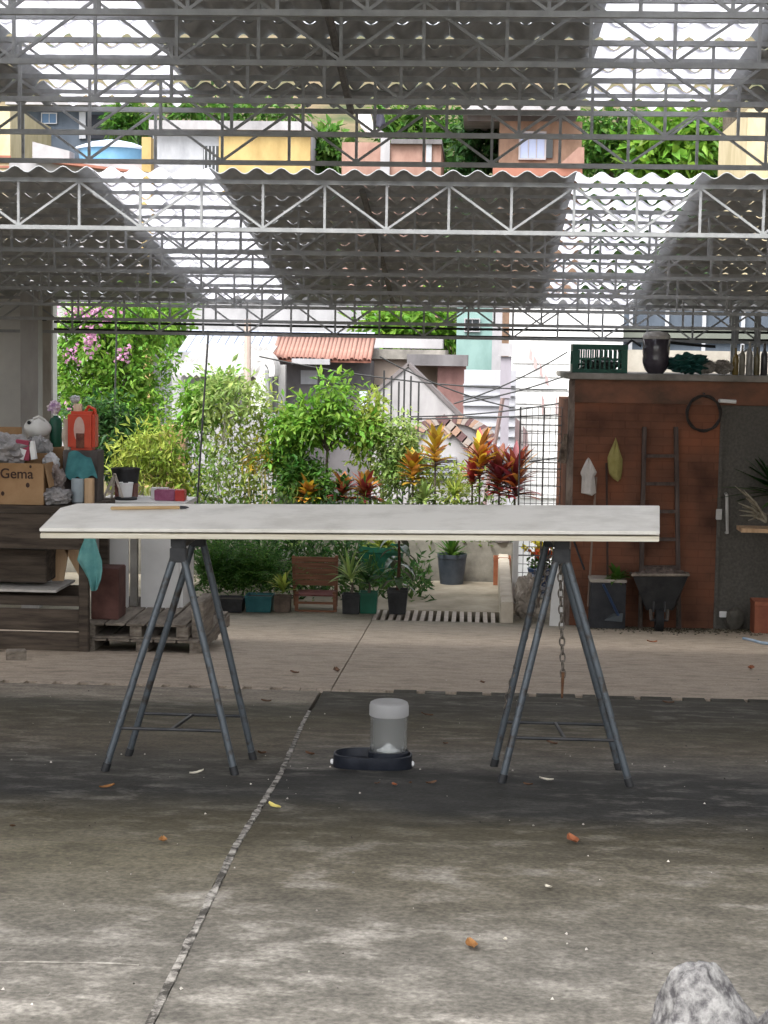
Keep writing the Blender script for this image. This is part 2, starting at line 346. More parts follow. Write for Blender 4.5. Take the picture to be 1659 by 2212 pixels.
def sheet_mesh(name, mat, th, ln=0.425, A1=0.040):
    nW = 5 * 8; vs = []; fs = []
    for yy, A in ((0.0, 0.022), (ln, A1)):
        for k in range(nW + 1):
            x = -WCOL / 2 + (WCOL + 0.0) * k / nW; z = A * math.cos(2 * math.pi * 5 * k / nW) + (A - 0.022)
            vs.append((x, yy, z)); vs.append((x, yy, z + th))
    W = 2 * (nW + 1)
    for k in range(nW):
        a, b, c, d = 2 * k, 2 * k + 1, 2 * k + 2, 2 * k + 3
        fs += [(a, c, c + W, a + W), (b, b + W, d + W, d), (a, b, d, c), (a + W, c + W, d + W, b + W)]
    fs += [(0, W, W + 1, 1), (2 * nW, 2 * nW + 1, W + 2 * nW + 1, W + 2 * nW)]
    m = MB(); m.add(vs, fs); me = m.mesh(name, mat); me.polygons.foreach_set('use_smooth', [True] * len(me.polygons))
    try: me.set_sharp_from_angle(angle=R(50))
    except Exception: pass
    return me
me_sheet2 = sheet_mesh('roof_sheet', mat_sheet, 0.006, A1=0.029)
me_sheet, me_sky = sheet_mesh('roof_sheet', mat_sheet, 0.006), sheet_mesh('skylight_sheet', mat_sky, 0.002)
def corrugated(name, label, zf, y0, y1, slope, k0, k1, seed):
    t = thing(name, (0, y1, zf(y1)), label, 'roof'); rr = random.Random(seed); o = ORG[t.name]
    ny = int(round((y1 - y0) / 0.4)); ang = math.atan(slope)
    for j in range(ny):
        ya = y0 + 0.4 * j
        for k in range(k0, k1):
            sky_ = k in (0, 4)
            lift = 0.012 if sky_ else rr.choice((0.004, 0.006, 0.008, 0.008, 0.010, 0.014))
            z = zf(ya) + 0.03 + rr.uniform(-0.002, 0.002); pitch = -ang + lift / 0.425
            link('skylight_sheet' if sky_ else 'roof_sheet', me_sky if sky_ else (me_sheet if seed == 2 else me_sheet2), t, Vector((XC0 + WCOL * (k + 0.5), ya, z + (0.003 if k % 2 else 0))) - o, (pitch, 0, rr.uniform(-0.003, 0.003)))
    return t
corrugated('corrugated_roof', 'lower corrugated fibre cement roof with two bright translucent strips', roofL, 12.15, 17.35, 0.146, -4, 10, 1)
corrugated('corrugated_roof', 'upper corrugated roof along the top of the photo with daylight leaking at its laps', roofU, 0.55, 11.35, 0.15, -3, 8, 2)  # near rows run on overhead out of view, added to shade the yard

# trusses: each a thing with chords, uprights and diagonals
mat_steel = M('grey_painted_steel', (0.27, 0.28, 0.285), (0.37, 0.38, 0.385), scale=9, rough=0.6, bump=0.05, metal=0.0, spec=0.4)
ORD = ['first', 'second', 'third', 'fourth', 'fifth', 'sixth', 'seventh', 'eighth', 'ninth']
XA, XB = -6.2, 5.6
bch = MB(); bch.bb(XA, XB, -0.015, 0.015, -0.015, 0.015); me_ch = bch.mesh('chord', mat_steel)
PW, HT = 0.44, 0.335
bv = MB(); bv.bb(-0.009, 0.009, -0.009, 0.009, -HT + 0.012, -0.012); me_v = bv.mesh('upright', mat_steel)
bd = MB(); bd.bar((0, 0, -0.012), (PW, 0, -HT + 0.012), 0.016); me_d1 = bd.mesh('diagonal', mat_steel)
bd = MB(); bd.bar((0, 0, -HT + 0.012), (PW, 0, -0.012), 0.016); me_d2 = bd.mesh('diagonal', mat_steel)
def truss(y, z, ph, label, grp):
    t = thing('roof_truss', (0, y, z), label, 'truss', grp)
    link('top_chord', me_ch, t, (0, 0, 0)); link('bottom_chord', me_ch, t, (0, 0, -HT))
    x0 = -5.3 if y > 12 else -4.6; x1 = 4.4 if y > 12 else 3.6
    i0 = int((x0 - ph) // PW)
    for i in range(i0, int((x1 - ph) // PW) + 1):
        x = ph + i * PW
        link('upright', me_v, t, (x, 0, 0)); link('diagonal', me_d1 if i % 2 else me_d2, t, (x, -0.004, 0))
    return t
xz0 = pt(80 * 0.5, 420, 12.25).x
for i in range(7):
    y = 12.25 + 0.8 * i
    ln_ = 'nearest steel lattice truss under the lower corrugated roof' if i == 0 else ('farthest steel lattice truss under the lower roof, above the garden opening' if i == 6 else ORD[i] + ' steel lattice truss from the front edge of the lower roof')
    truss(y, roofL(y) - 0.018, xz0 + (0.0, 0.17, 0.3, 0.05, 0.22, 0.37, 0.12)[i], ln_, 'lattice trusses under the lower roof')
uy = [11.3, 10.62, 9.94, 9.26, 8.5, 7.75, 7.0, 6.25]
for i, y in enumerate(uy):
    lu = 'steel lattice truss at the far eave of the upper roof, across the hillside houses' if i == 0 else ORD[i] + ' steel lattice truss back from the far eave of the upper roof'
    if i < 5: truss(y, roofU(y) - 0.018, (0.05, 0.21, 0.4, 0.11, 0.3, 0.0, 0.2, 0.1)[i], lu, 'lattice trusses under the upper roof')
# purlins between the trusses
bpl = MB(); bpl.bb(XA, XB, -0.012, 0.012, -0.012, 0.012); me_pl = bpl.mesh('purlin', mat_steel)
for i, (zf, y, nm) in enumerate([(roofL, 12.65 + 0.8 * k, 'lower') for k in range(6)] + [(roofU, (uy[k] + uy[k + 1]) / 2, 'upper') for k in range(4)]):
    k = i if nm == 'lower' else i - 6
    o = link('purlin', me_pl, None, (0, y, zf(y) - 0.006)); tag(o, '%s slim steel purlin from the %s of the %s roof, between two trusses' % (ORD[k], 'front edge' if nm == 'lower' else 'far eave', nm), 'purlin', 'purlins under the %s roof' % nm)
# dark gutter board at the far eave of the lower roof
gzz0, gzz1 = pt(830, 662, 17.42).z, pt(830, 634, 17.42).z
mb = MB(); mb.bb(-6.2, 5.6, 17.42, 17.47, gzz0, gzz1); tag(mb.build('eave_board', M('eave_grey', (0.07, 0.072, 0.075), (0.13, 0.13, 0.13), scale=4, stretch=(.3, 1, 1))), 'dark grey eave board at the far end of the lower roof', 'eave board')
# rods across the opening below the last truss
mat_rod = M('dark_rod', (0.03, 0.03, 0.03), rough=0.6)
for dz, lb in ((0.0, 'upper thin dark rod spanning the garden opening below the trusses'), (-0.075, 'lower thin dark rod spanning the garden opening below the trusses')):
    mb = MB(); z = pt(830, 706, 17.2).z + dz; mb.tube([(-4.3, 17.2, z), (0, 17.2, z - 0.01), (3.2, 17.2, z)], 0.014, 6); tag(mb.build('tie_rod', mat_rod), lb, 'rod', 'tie rods over the opening')
# conduit under the ridge direction
mat_cond = M('conduit_grey', (0.10, 0.10, 0.095), (0.2, 0.19, 0.18), scale=12, rough=0.7)
for zf, ya, yb, u, lb in ((roofL, 12.35, 16.8, 780, 'grey conduit pipe running back under the lower roof'), (roofU, 8.3, 11.2, 770, 'grey conduit pipe running back under the upper roof')):
    mb = MB(); x = -0.86; mb.tube([(x, ya, zf(ya) - 0.05), (x + 0.01, (ya + yb) / 2, zf((ya + yb) / 2) - 0.055), (x, yb, zf(yb) - 0.05)], 0.024, 8); t = mb.build('conduit_pipe', mat_cond, smooth=True); tag(t, lb, 'pipe', 'conduits under the roofs')
# edge beams that carry the trusses, outside the frame
for xs in (-6.25, 5.65):
    for zf, ya, yb, nm in ((roofL, 12.1, 17.4, 'lower'), (roofU, 0.9, 11.4, 'upper')):
        mb = MB(); mb.bar((xs, ya, zf(ya) - 0.2), (xs, yb, zf(yb) - 0.2), 0.06, 0.4); t = mb.build('edge_beam', mat_steel)
        for yy in (ya + 0.1, yb - 0.1):
            p = MB(); p.bb(xs - 0.05, xs + 0.05, yy - 0.05, yy + 0.05, zg(yy), zf(yy) - 0.4); p.build('post', mat_steel, t)
        tag(t, 'steel edge beam carrying the %s roof on its %s side' % (nm, 'left' if xs < 0 else 'right'), 'beam')

# unseen walls added either side of the frame to darken the yard
mat_bwall = M('shade_wall_render', (0.22, 0.21, 0.19), (0.36, 0.34, 0.31), scale=1.6, rough=.95, bump=.2, detail=9)
for xs, nm, y1 in ((-6.75, 'left', 17.28), (6.0, 'right', 18.6)):
    mb = MB(); mb.grid(lambda s, t: (xs, 0.5 + (y1 - 0.5) * s, zg(0.5 + (y1 - 0.5) * s) - .1 + ((roofU(0.5 + (y1 - 0.5) * s) if 0.5 + (y1 - 0.5) * s < 11.4 else roofL(0.5 + (y1 - 0.5) * s)) + .1 - zg(0.5 + (y1 - 0.5) * s)) * t), 34, 2, thick=(.18 if xs > 0 else -.18, 0, 0))
    tag(mb.build('shade_wall', mat_bwall), 'unseen grey rendered wall added on the %s side to shade the yard' % nm, 'wall')

# ================================================================== SAWHORSES, BOARDS, FEEDER, ROCKS, LEAVES, CHAINS
mat_tube = M('blue_grey_steel_tube', (0.05, 0.042, 0.036), (0.085, 0.10, 0.115), scale=22, rough=0.42, metal=0.35, spec=0.5, bump=0.2, lo=0.36, hi=0.5, detail=9)
mat_tubed = M('dark_steel', (0.02, 0.022, 0.025), (0.05, 0.05, 0.052), scale=10, rough=0.5, metal=0.3)
YFs, YRs = 5.5, 5.86
# board plane corners
FL, FR, BR, BL = pt(85, 1141, 5.5), pt(1425, 1148, 5.42), pt(1425, 1092, 5.92), pt(130, 1087, 6.0)
def on_board(s, t): return (FL * (1 - s) + FR * s) * (1 - t) + (BL * (1 - s) + BR * s) * t
def board_z(x, y):
    t = min(max((y - FL.y) / (BL.y - FL.y), 0), 1); s = (x - FL.x) / (FR.x - FL.x); return on_board(s, t).z
def sawhorse(ff, rf, fa, ra, label):
    base = Vector((pt(fa, 1165, YFs).x, (YFs + YRs) / 2, zg(YFs)))
    t = thing('sawhorse', base, label, 'sawhorse', 'steel tube sawhorses under the white boards')
    res = {}
    for nm, feet, ap, y in (('f', ff, fa, YFs), ('r', rf, ra, YRs)):
        yt = y + (0.04 if nm == 'f' else -0.04)
        xa = pt(ap, 1165, yt).x; top = Vector((xa, yt, board_z(xa, yt) - 0.094)); res[nm] = top
        fp = []
        for sgn, u in ((-1, feet[0]), (1, feet[1])):
            yy = y + (-0.02 if nm == 'f' else 0.02); x = pt(u, 1670, yy).x; foot = Vector((x, yy, zg(yy))); fp.append(foot)
            mb = MB(); mb.tube([foot, foot.lerp(top + Vector((sgn * 0.016, 0, 0)), 0.5), top + Vector((sgn * 0.016, 0, -0.008))], 0.0122, 10); leg = mb.build('leg', mat_tube, t, smooth=True)
            mb = MB(); mb.tube([foot + (top - foot) * 0.0, foot + (top - foot).normalized() * 0.03], 0.0145, 10); mb.build('foot_cap', mat_tubed, leg, smooth=True)
        k = 0.2 if nm == 'f' else 0.2
        a, b = fp[0].lerp(top, k), fp[1].lerp(top, k); res[nm + 'c'] = (a + b) / 2
        mb = MB(); mb.tube([a, b], 0.0055, 8); mb.build('cross_bar', mat_tubed, t, smooth=True)
        mb = MB(); mb.box(top + Vector((0, 0, 0.0)), (0.055, 0.03, 0.05)); mb.build('head_bracket', mat_tubed, t, bevel=0.004)
    mb = MB(); mb.bar(res['fc'], res['rc'] , 0.009); mb.build('tie_bar', mat_tubed, t)
    a, b = res['f'] + Vector((0, -0.015, 0.041)), res['r'] + Vector((0, 0.06, 0.041)); mb = MB(); mb.bar(a, b, 0.05, 0.035); mb.build('top_beam', mat_tubed, t, bevel=0.003)
    return t, res
sh1, r1 = sawhorse((226, 508), (277, 547), 386, 428, 'steel tube sawhorse under the slanted left end of the white boards')
sh2, r2 = sawhorse((1084, 1362), (1066, 1338), 1214, 1192, 'steel tube sawhorse with hanging chains under the right end of the boards')

mat_board = M('white_painted_board', (0.58, 0.555, 0.50), (0.72, 0.695, 0.64), scale=6.0, rough=0.5, lo=0.36, hi=0.56, bump=0.04, detail=8)
mat_bedge = M('raw_board_edge', (0.52, 0.47, 0.36), (0.72, 0.68, 0.58), scale=10, rough=0.8, stretch=(0.2, 1, 6))
def board(name, th, dz, label, inset=0.0, wav=0.0, mat=mat_board):
    n1 = Vector((0, 0, 1)); mb = MB()
    out = [on_board(0 + inset * 0.3, 0 + inset), on_board(0.25, inset), on_board(0.5, inset), on_board(0.75, inset), on_board(1 - inset * 0.1, inset), on_board(1 - inset * 0.1, 1), on_board(0.5, 1), on_board(0.03, 1.0), on_board(0.006, 0.8)]
    mb.prism([p + Vector((0, 0, dz + wav * math.sin(i * 2.1))) for i, p in enumerate(out)], (0, 0, -th))
    o = mb.build(name, mat, bevel=0.0018); tag(o, label, 'board', 'boards stacked on the sawhorses'); return o
board('white_board', 0.011, 0.0, 'upper white painted board lying across both sawhorses with a stick on it')
board('white_board', 0.016, -0.0175, 'lower pale board with raw edge beneath the white one on the sawhorses', 0.004, 0.0, mat_bedge)
for s in (0.13, 0.24, 0.5, 0.8):
    p = on_board(s, 0.35); mb = MB(); mb.box(p + Vector((0, 0, -0.0142)), (0.07, 0.1, 0.0062)); tag(mb.build('spacer_strip', mat_tubed), 'dark spacer strip between the two boards, %s from the slanted end' % ['first', 'second', 'third', 'fourth'][(0.13, 0.24, 0.5, 0.8).index(s)], 'spacer', 'spacers between the boards')
# stick lying on the board
p0, p1 = on_board(0.095, 0.72), on_board(0.212, 0.76)
st = thing('wooden_stick', p0, 'thin wooden stick with a dark tip lying on the white board', 'stick')
z_ = Vector((0, 0, 0.0065)); mb = MB(); mb.bar(p0 + z_, p1 + z_, 0.013, 0.011); mb.build('shaft', M('stick_wood', (0.33, 0.21, 0.09), (0.5, 0.36, 0.18), scale=12, stretch=(0.3, 4, 4), rough=0.6), st, bevel=0.003)
mb = MB(); d = (p1 - p0).normalized(); mb.tube([p1 + z_, p1 + z_ + d * 0.018, p1 + z_ + d * 0.03], [0.0065, 0.005, 0.0015], 8); mb.build('tip', mat_tubed, st, smooth=True)

# chains: each link a torus-like oval
def link_mesh():
    mb = MB(); a, b, r = 0.0085, 0.0165, 0.0028; path = []
    for k in range(14):
        t = 2 * math.pi * k / 14; path.append((a * math.cos(t), 0, b * math.sin(t)))
    mb.tube(path, r, 6, closed=True); me = mb.mesh('chain_link', M('chain_steel', (0.07, 0.06, 0.05), (0.25, 0.22, 0.19), scale=60, rough=0.45, metal=0.6), True); return me
me_link = link_mesh()
def chain(pa, pb, label, sag=0.0):
    t = thing('hanging_chain', pb, label, 'chain', 'chains on the right sawhorse'); n = int((pa - pb).length / 0.0262)
    for i in range(n + 1):
        s = i / n; p = pa.lerp(pb, s) + Vector((0, 0, -sag * 4 * s * (1 - s))); d = (pb - pa).normalized()
        q = (-d).to_track_quat('Z', 'Y'); e = (q @ Matrix.Rotation(i % 2 * math.pi / 2 + 0.3, 3, 'Z').to_quaternion()).to_euler()
        link('chain_link', me_link, t, p - pb, e)
    return t
yc = YFs + 0.12
c1 = chain(pt(1209, 1195, yc), pt(1216, 1455, yc), 'rusty chain hanging straight down between the legs of the sawhorse')
mb = MB(); a = pt(1216, 1452, yc); b = pt(1214, 1508, yc); mb.tube([a, b], [0.006, 0.0035], 8); mb.build('end_rod', M('rust', (0.07, 0.03, 0.015), (0.16, 0.08, 0.04), scale=30), c1, smooth=True)
c2 = chain(pt(1186, 1200, YRs - 0.03), pt(1092, 1520, YRs - 0.0), 'rusty chain hanging slantwise beside the rear left leg of the sawhorse')

# pet feeder
fp = gp(805, 1657); fb = thing('pet_waterer', fp, 'dark blue pet waterer with a clear upturned bottle on the concrete', 'pet feeder')
mat_pl = M('dark_blue_plastic', (0.008, 0.010, 0.016), (0.018, 0.021, 0.03), scale=20, rough=0.45, bump=0.05)
sc_ = FPX / fp.y; wx = 176 / sc_; hx = 40 / sc_; bz = zg(fp.y)
mb = MB(); N = 40
def stadium(rx, ry, z, sh=0.0):
    pts = []
    for k in range(N):
        a = 2 * math.pi * k / N; c, s_ = math.cos(a), math.sin(a); pts.append(fp + Vector((math.copysign(abs(c) ** 0.75, c) * rx, math.copysign(abs(s_) ** 0.85, s_) * ry, z))) 
    return pts
rings = [stadium(wx / 2 * 0.98, 0.085, 0), stadium(wx / 2, 0.088, 0.006), stadium(wx / 2 * 0.985, 0.085, hx * 0.78), stadium(wx / 2 * 0.965, 0.082, hx * 0.8), stadium(wx / 2 * 0.94, 0.076, hx * 0.8), stadium(wx / 2 * 0.9, 0.07, 0.02), stadium(0.002, 0.002, 0.018)]
vs = [p for r_ in rings for p in r_]; mb.add(vs, [(i * N + k, i * N + (k + 1) % N, (i + 1) * N + (k + 1) % N, (i + 1) * N + k) for i in range(len(rings) - 1) for k in range(N)] + [tuple(range(N - 1, -1, -1))])
mb.build('bowl_base', mat_pl, fb, smooth=True)
bx = pt(839, 1600, fp.y).x; rb = 43.5 / sc_; zb = hx * 0.9; hb = 112 / sc_
mb = MB(); mb.lathe([(rb * 1.04, zb - 0.035), (rb * 1.04, zb), (rb * 0.97, zb + 0.004), (rb * 0.9, zb - 0.004)], Vector((bx, fp.y + 0.01, bz)), 28); mb.build('bottle_collar', mat_pl, fb, smooth=True)
mat_clear = bpy.data.materials.new('clear_plastic'); mat_clear.use_nodes = True; n = mat_clear.node_tree; n.nodes.clear(); L = n.links.new
o_ = n.nodes.new('ShaderNodeOutputMaterial'); g_ = n.nodes.new('ShaderNodeBsdfGlossy'); g_.inputs['Roughness'].default_value = 0.12; tr = n.nodes.new('ShaderNodeBsdfTransparent'); tr.inputs[0].default_value = (0.93, 0.95, 0.94, 1)
df = n.nodes.new('ShaderNodeBsdfTranslucent'); df.inputs[0].default_value = (0.85, 0.87, 0.87, 1); fr_ = n.nodes.new('ShaderNodeLayerWeight'); fr_.inputs[0].default_value = 0.35; m1 = n.nodes.new('ShaderNodeMixShader'); m1.inputs[0].default_value = 0.38; m2 = n.nodes.new('ShaderNodeMixShader')
L(tr.outputs[0], m1.inputs[1]); L(df.outputs[0], m1.inputs[2]); L(fr_.outputs['Facing'], m2.inputs[0]); L(m1.outputs[0], m2.inputs[1]); L(g_.outputs[0], m2.inputs[2]); L(m2.outputs[0], o_.inputs[0])
mat_frost = bpy.data.materials.new('frosted_plastic'); mat_frost.use_nodes = True; n = mat_frost.node_tree; n.nodes.clear(); L = n.links.new
o_ = n.nodes.new('ShaderNodeOutputMaterial'); p_ = n.nodes.new('ShaderNodeBsdfPrincipled'); p_.inputs['Base Color'].default_value = (0.72, 0.72, 0.73, 1); p_.inputs['Roughness'].default_value = 0.3; tl = n.nodes.new('ShaderNodeBsdfTranslucent'); tl.inputs[0].default_value = (0.76, 0.76, 0.77, 1); tr = n.nodes.new('ShaderNodeBsdfTransparent')
m1 = n.nodes.new('ShaderNodeMixShader'); m1.inputs[0].default_value = 0.5; m2 = n.nodes.new('ShaderNodeMixShader'); m2.inputs[0].default_value = 0.5; L(p_.outputs[0], m1.inputs[1]); L(tl.outputs[0], m1.inputs[2]); L(m1.outputs[0], m2.inputs[1]); L(tr.outputs[0], m2.inputs[2]); L(m2.outputs[0], o_.inputs[0])
bc = Vector((bx, fp.y + 0.01, bz)); zt_ = zb + hb
mb = MB(); mb.lathe([(rb * 0.88, zb), (rb * 0.93, zb + 0.012), (rb * 0.95, zb + 0.02), (rb * 0.95, zt_ * 0.78)], bc, 32, cap=False); mb.build('bottle', mat_clear, fb, smooth=True)
mb = MB(); mb.lathe([(rb * 0.95, zt_ * 0.78), (rb * 1.0, zt_ * 0.79), (rb * 1.0, zt_ * 0.93), (rb * 0.95, zt_ * 0.975), (rb * 0.82, zt_ * 0.995), (rb * 0.6, zt_ * 0.985), (0.001, zt_ * 0.975)], bc, 32, cap=False); mb.build('bottle_shoulder', mat_frost, fb, smooth=True)
mb = MB(); mb.lathe([(rb * 0.62, zb + 0.002), (rb * 0.4, zb + 0.008), (rb * 0.16, zb + 0.022), (0.003, zb + 0.028)], bc, 20); mb.build('refracted_highlight', M('white_plastic', (0.8, 0.8, 0.8), rough=0.35), fb, smooth=True)  # white cone stands in for the refracted highlight at the bottle's base
for u in (718, 891):
    mb = MB(); mb.blob((pt(u, 1650, fp.y).x, fp.y - 0.01, bz + 0.018), (0.007, 0.009, 0.010), 1, 0.05, sub=2); mb.build('side_knob', M('white_plastic', '#ffffff'), fb, smooth=True)

# rocks
def rock_mat():
    m = M('speckled_granite', (0.07, 0.066, 0.07), (0.27, 0.265, 0.26), scale=44, lo=0.38, hi=0.6, rough=0.85, bump=0.5, detail=7); return m
ry = 2.72
def rock(u0, u1, vt, y, dep, seed, label, skew=0.0):
    zb_ = zg(y); a, b = pt(u0, 2200, y), pt(u1, 2200, y); top = pt((u0 + u1) / 2, vt, y).z; h = top - zb_ + 0.03; wdt = (b.x - a.x) / 2; cx = (a.x + b.x) / 2
    mb = MB(); bm = bmesh.new(); bmesh.ops.create_icosphere(bm, subdivisions=5, radius=1)
    vs = []
    for v in bm.verts:
        p = v.co.copy(); q = p.copy()
        for dn, lim in ((Vector((0.75, -0.35, 0.62)), 0.74), (Vector((-0.95, -0.2, 0.2)), 0.74), (Vector((0.1, -0.95, 0.3)), 0.75), (Vector((-0.1, 0.0, 0.99)), 0.8)):
            dn = dn.normalized(); e = q.dot(dn) - lim
            if e > 0: q -= dn * e * 0.75
        q *= 1 + 0.10 * noise.noise(p * 2.2 + Vector((seed, 0, 0))) + 0.03 * noise.noise(p * 7 + Vector((seed, 3, 0))) + 0.012 * noise.noise(p * 19)
        sx = 1.05 - 0.34 * max(q.z, -0.3) - 0.1 * max(q.z, 0) ** 2
        vs.append((cx + q.x * wdt * sx * 1.35 + skew * q.z * wdt, y + q.y * dep * sx, max(zb_ + h * (q.z * 0.62 + 0.45), zb_ - 0.01)))
    mb.add(vs, [tuple(x.index for x in f.verts) for f in bm.faces]); bm.free()
    return tag(mb.build('granite_rock', rock_mat(), smooth=True, autos=60), label, 'rock')
rock(1432, 1606, 2118, ry, 0.06, 3, 'grey speckled granite rock at the lower right corner', -0.22)
rock(1650, 1790, 2205, ry + 0.1, 0.06, 8, 'second granite rock cut off by the right edge of the photo')

# fallen leaves and grit
def leaf_mesh(l, wd, curl, seed):
    rr = random.Random(seed); mb = MB(); n = 7; vs = []
    for i in range(n + 1):
        s = i / n; hw = wd * math.sin(math.pi * min(s * 0.94 + 0.04, 1)) ** 0.8 / 2; zc = curl * (s - 0.4) ** 2 * 4
        for k in (-1, 0, 1): vs.append((hw * k + rr.uniform(-.1, .1) * hw, (s - 0.5) * l, zc + abs(k) * curl * 0.9 + rr.uniform(0, 0.2) * curl + 0.002))
    mb.add(vs, [(3 * i + k, 3 * i + k + 1, 3 * i + 4 + k, 3 * i + 3 + k) for i in range(n) for k in range(2)]); return mb
LC = {'orange': M('leaf_orange', (0.22, 0.09, 0.025), (0.33, 0.17, 0.065), scale=40, transl=0.2), 'yellow': M('leaf_yellow', (0.62, 0.5, 0.1), (0.7, 0.62, 0.25), scale=40, transl=0.2), 'brown': M('leaf_brown', (0.07, 0.035, 0.02), (0.15, 0.08, 0.045), scale=40), 'rust': M('leaf_rust', (0.18, 0.05, 0.018), (0.27, 0.10, 0.045), scale=40), 'pale': M('leaf_pale', (0.5, 0.46, 0.38), (0.65, 0.6, 0.5), scale=40)}
LV = [(232, 1706, 'orange', .05, 'below the front left sawhorse leg'), (592, 1748, 'yellow', .05, 'just right of the joint in the dark concrete'), (352, 1822, 'orange', .045, 'left of the joint in front of the sawhorse'), (1237, 1822, 'rust', .06, 'in the middle of the right foreground'),
      (1018, 2050, 'orange', .05, 'in the pale foreground concrete'), (1185, 1923, 'pale', .03, 'in the right foreground'), (565, 1633, 'brown', .06, 'beside the rear right leg of the left sawhorse'), (670, 1634, 'brown', .055, 'between the joint and the pet waterer'),
      (815, 1697, 'brown', .03, 'in front of the pet waterer, leftmost'), (852, 1700, 'rust', .035, 'in front of the pet waterer bottle'), (886, 1696, 'brown', .03, 'in front of the pet waterer, second from right'), (931, 1697, 'brown', .045, 'in front and right of the pet waterer'),
      (1141, 1700, 'brown', .04, 'beside the front foot of the right sawhorse'), (922, 1549, 'brown', .06, 'on dark concrete behind the waterer bottle'), (1192, 1610, 'brown', .05, 'between the legs of the right sawhorse'), (636, 1457, 'brown', .08, 'on the tan slab, left of the pair'), (727, 1452, 'brown', .08, 'on the tan slab, right of the pair'),
      (1043, 1478, 'brown', .06, 'on the tan slab near the drain'), (575, 1519, 'brown', .06, 'on the pale strip near the drain behind the left sawhorse'), (1408, 1390, 'rust', .1, 'on the tan slab before the wheelbarrow'), (1622, 1447, 'rust', .09, 'on the tan slab near the right edge'), (425, 1675, 'pale', .05, 'between the feet of the left sawhorse'),
      (1180, 1690, 'pale', .05, 'between the feet of the right sawhorse'), (27, 1791, 'brown', .035, 'near the left edge on mossy concrete'), (1443, 1522, 'brown', .06, 'beyond the right sawhorse on mossy concrete'), (1091, 2036, 'pale', .02, 'on the pale foreground near the rock'), (962, 1611, 'brown', .04, 'behind and right of the waterer')]
for i, (u, v, c, sz, where) in enumerate(LV):
    p = gp(u, v); mb = leaf_mesh(sz * 0.95, sz * 0.5, sz * 0.10, i); mm = Matrix.Rotation(random.uniform(0, 6.28), 3, 'Z') @ Matrix.Rotation(random.uniform(-.25, .25), 3, 'X')
    mb.v = [mm @ q + p + Vector((0, 0, 0.003 + sz * 0.03)) for q in mb.v]
    tag(mb.build('fallen_leaf', LC[c], smooth=True), 'dry %s leaf lying %s' % (c, where), 'leaf', 'dry leaves on the concrete')
mb = MB(); rr = random.Random(11)
for i in range(340):
    y = rr.uniform(2.6, 8.4) if rr.random() < 0.75 else rr.uniform(9, 16); x = rr.uniform(-0.30 * y, 0.22 * y); s = rr.choice((0.0012, 0.0015, 0.002, 0.003, 0.0045)); z = zg(y) + s * 0.3
    a = rr.uniform(0, 6.28); vs = [(x + s * math.cos(a + k * 2.09), y + s * 1.3 * math.sin(a + k * 2.09), z) for k in range(3)] + [(x, y, z + s)]
    mb.add(vs, [(0, 1, 3), (1, 2, 3), (2, 0, 3), (0, 2, 1)])
tag(mb.build('grit', M('grit', (0.05, 0.045, 0.04), (0.6, 0.56, 0.5), scale=3, lo=0.45, hi=0.55, island=0.3)), 'scattered grit and crumbs on the concrete yard', 'grit', kind='stuff')

# ================================================================== LEFT SIDE: wall, posts, bench and what lies on it
def rc(u0, u1, v0, v1, y):
    uc, vc = (u0 + u1) / 2, (v0 + v1) / 2
    return pt(u0, vc, y).x, pt(u1, vc, y).x, pt(uc, v1, y).z, pt(uc, v0, y).z
mat_plaster = M('grey_white_plaster', (0.6, 0.6, 0.585), (0.72, 0.72, 0.7), scale=2.5, rough=0.9, bump=0.12, detail=8)
mat_plaster2 = M('stained_plaster', (0.30, 0.27, 0.23), (0.48, 0.45, 0.40), scale=3.5, rough=0.9, bump=0.15, stretch=(1, 1, 0.35))
x1 = pt(78, 900, 17.3).x
mb = MB(); mb.bb(-7.5, x1, 17.3, 17.5, ZF - 0.1, 2.05); tag(mb.build('plaster_wall', mat_plaster), 'pale grey plaster wall at the left edge behind the workbench', 'wall')
xa, xb, _, _ = rc(44, 82, 600, 950, 16.5)
mb = MB(); mb.bb(xa, xb, 16.5, 16.5 + (xb - xa), ZF, roofL(16.5) - 0.05); tag(mb.build('roof_post', M('post_grey', (0.3, 0.29, 0.28), (0.42, 0.41, 0.4), scale=5, rough=0.7, stretch=(1, 1, .3))), 'square grey steel roof post before the plaster wall', 'post')
xa, xb, _, _ = rc(87, 109, 700, 950, 17.3)
t = thing('garden_pillar', ((xa + xb) / 2, 17.4, ZF), 'stained plaster pillar with a white edge beside the garden', 'pillar')
mb = MB(); mb.bb(xa, xb, 17.3, 17.5, ZF, 2.0); mb.build('shaft', mat_plaster2, t, bevel=0.008)
mb = MB(); mb.bb(xb + 0.002, xb + 0.02, 17.32, 17.5, ZF, 1.9); mb.build('edge_strip', M('white_paint', (0.75, 0.75, 0.73), (0.82, 0.82, 0.8), scale=4), t)
mb = MB(); p = pt(74, 700, 17.2); q = pt(74, 915, 17.2); mb.tube([p, p.lerp(q, .5), q], 0.022, 8); mb.bar(pt(72, 690, 17.2), pt(100, 690, 17.2), 0.03); tag(mb.build('drain_pipe', M('black_pipe', (0.015, 0.015, 0.016), rough=0.5), smooth=True), 'thin black drain pipe running down between post and pillar', 'pipe')

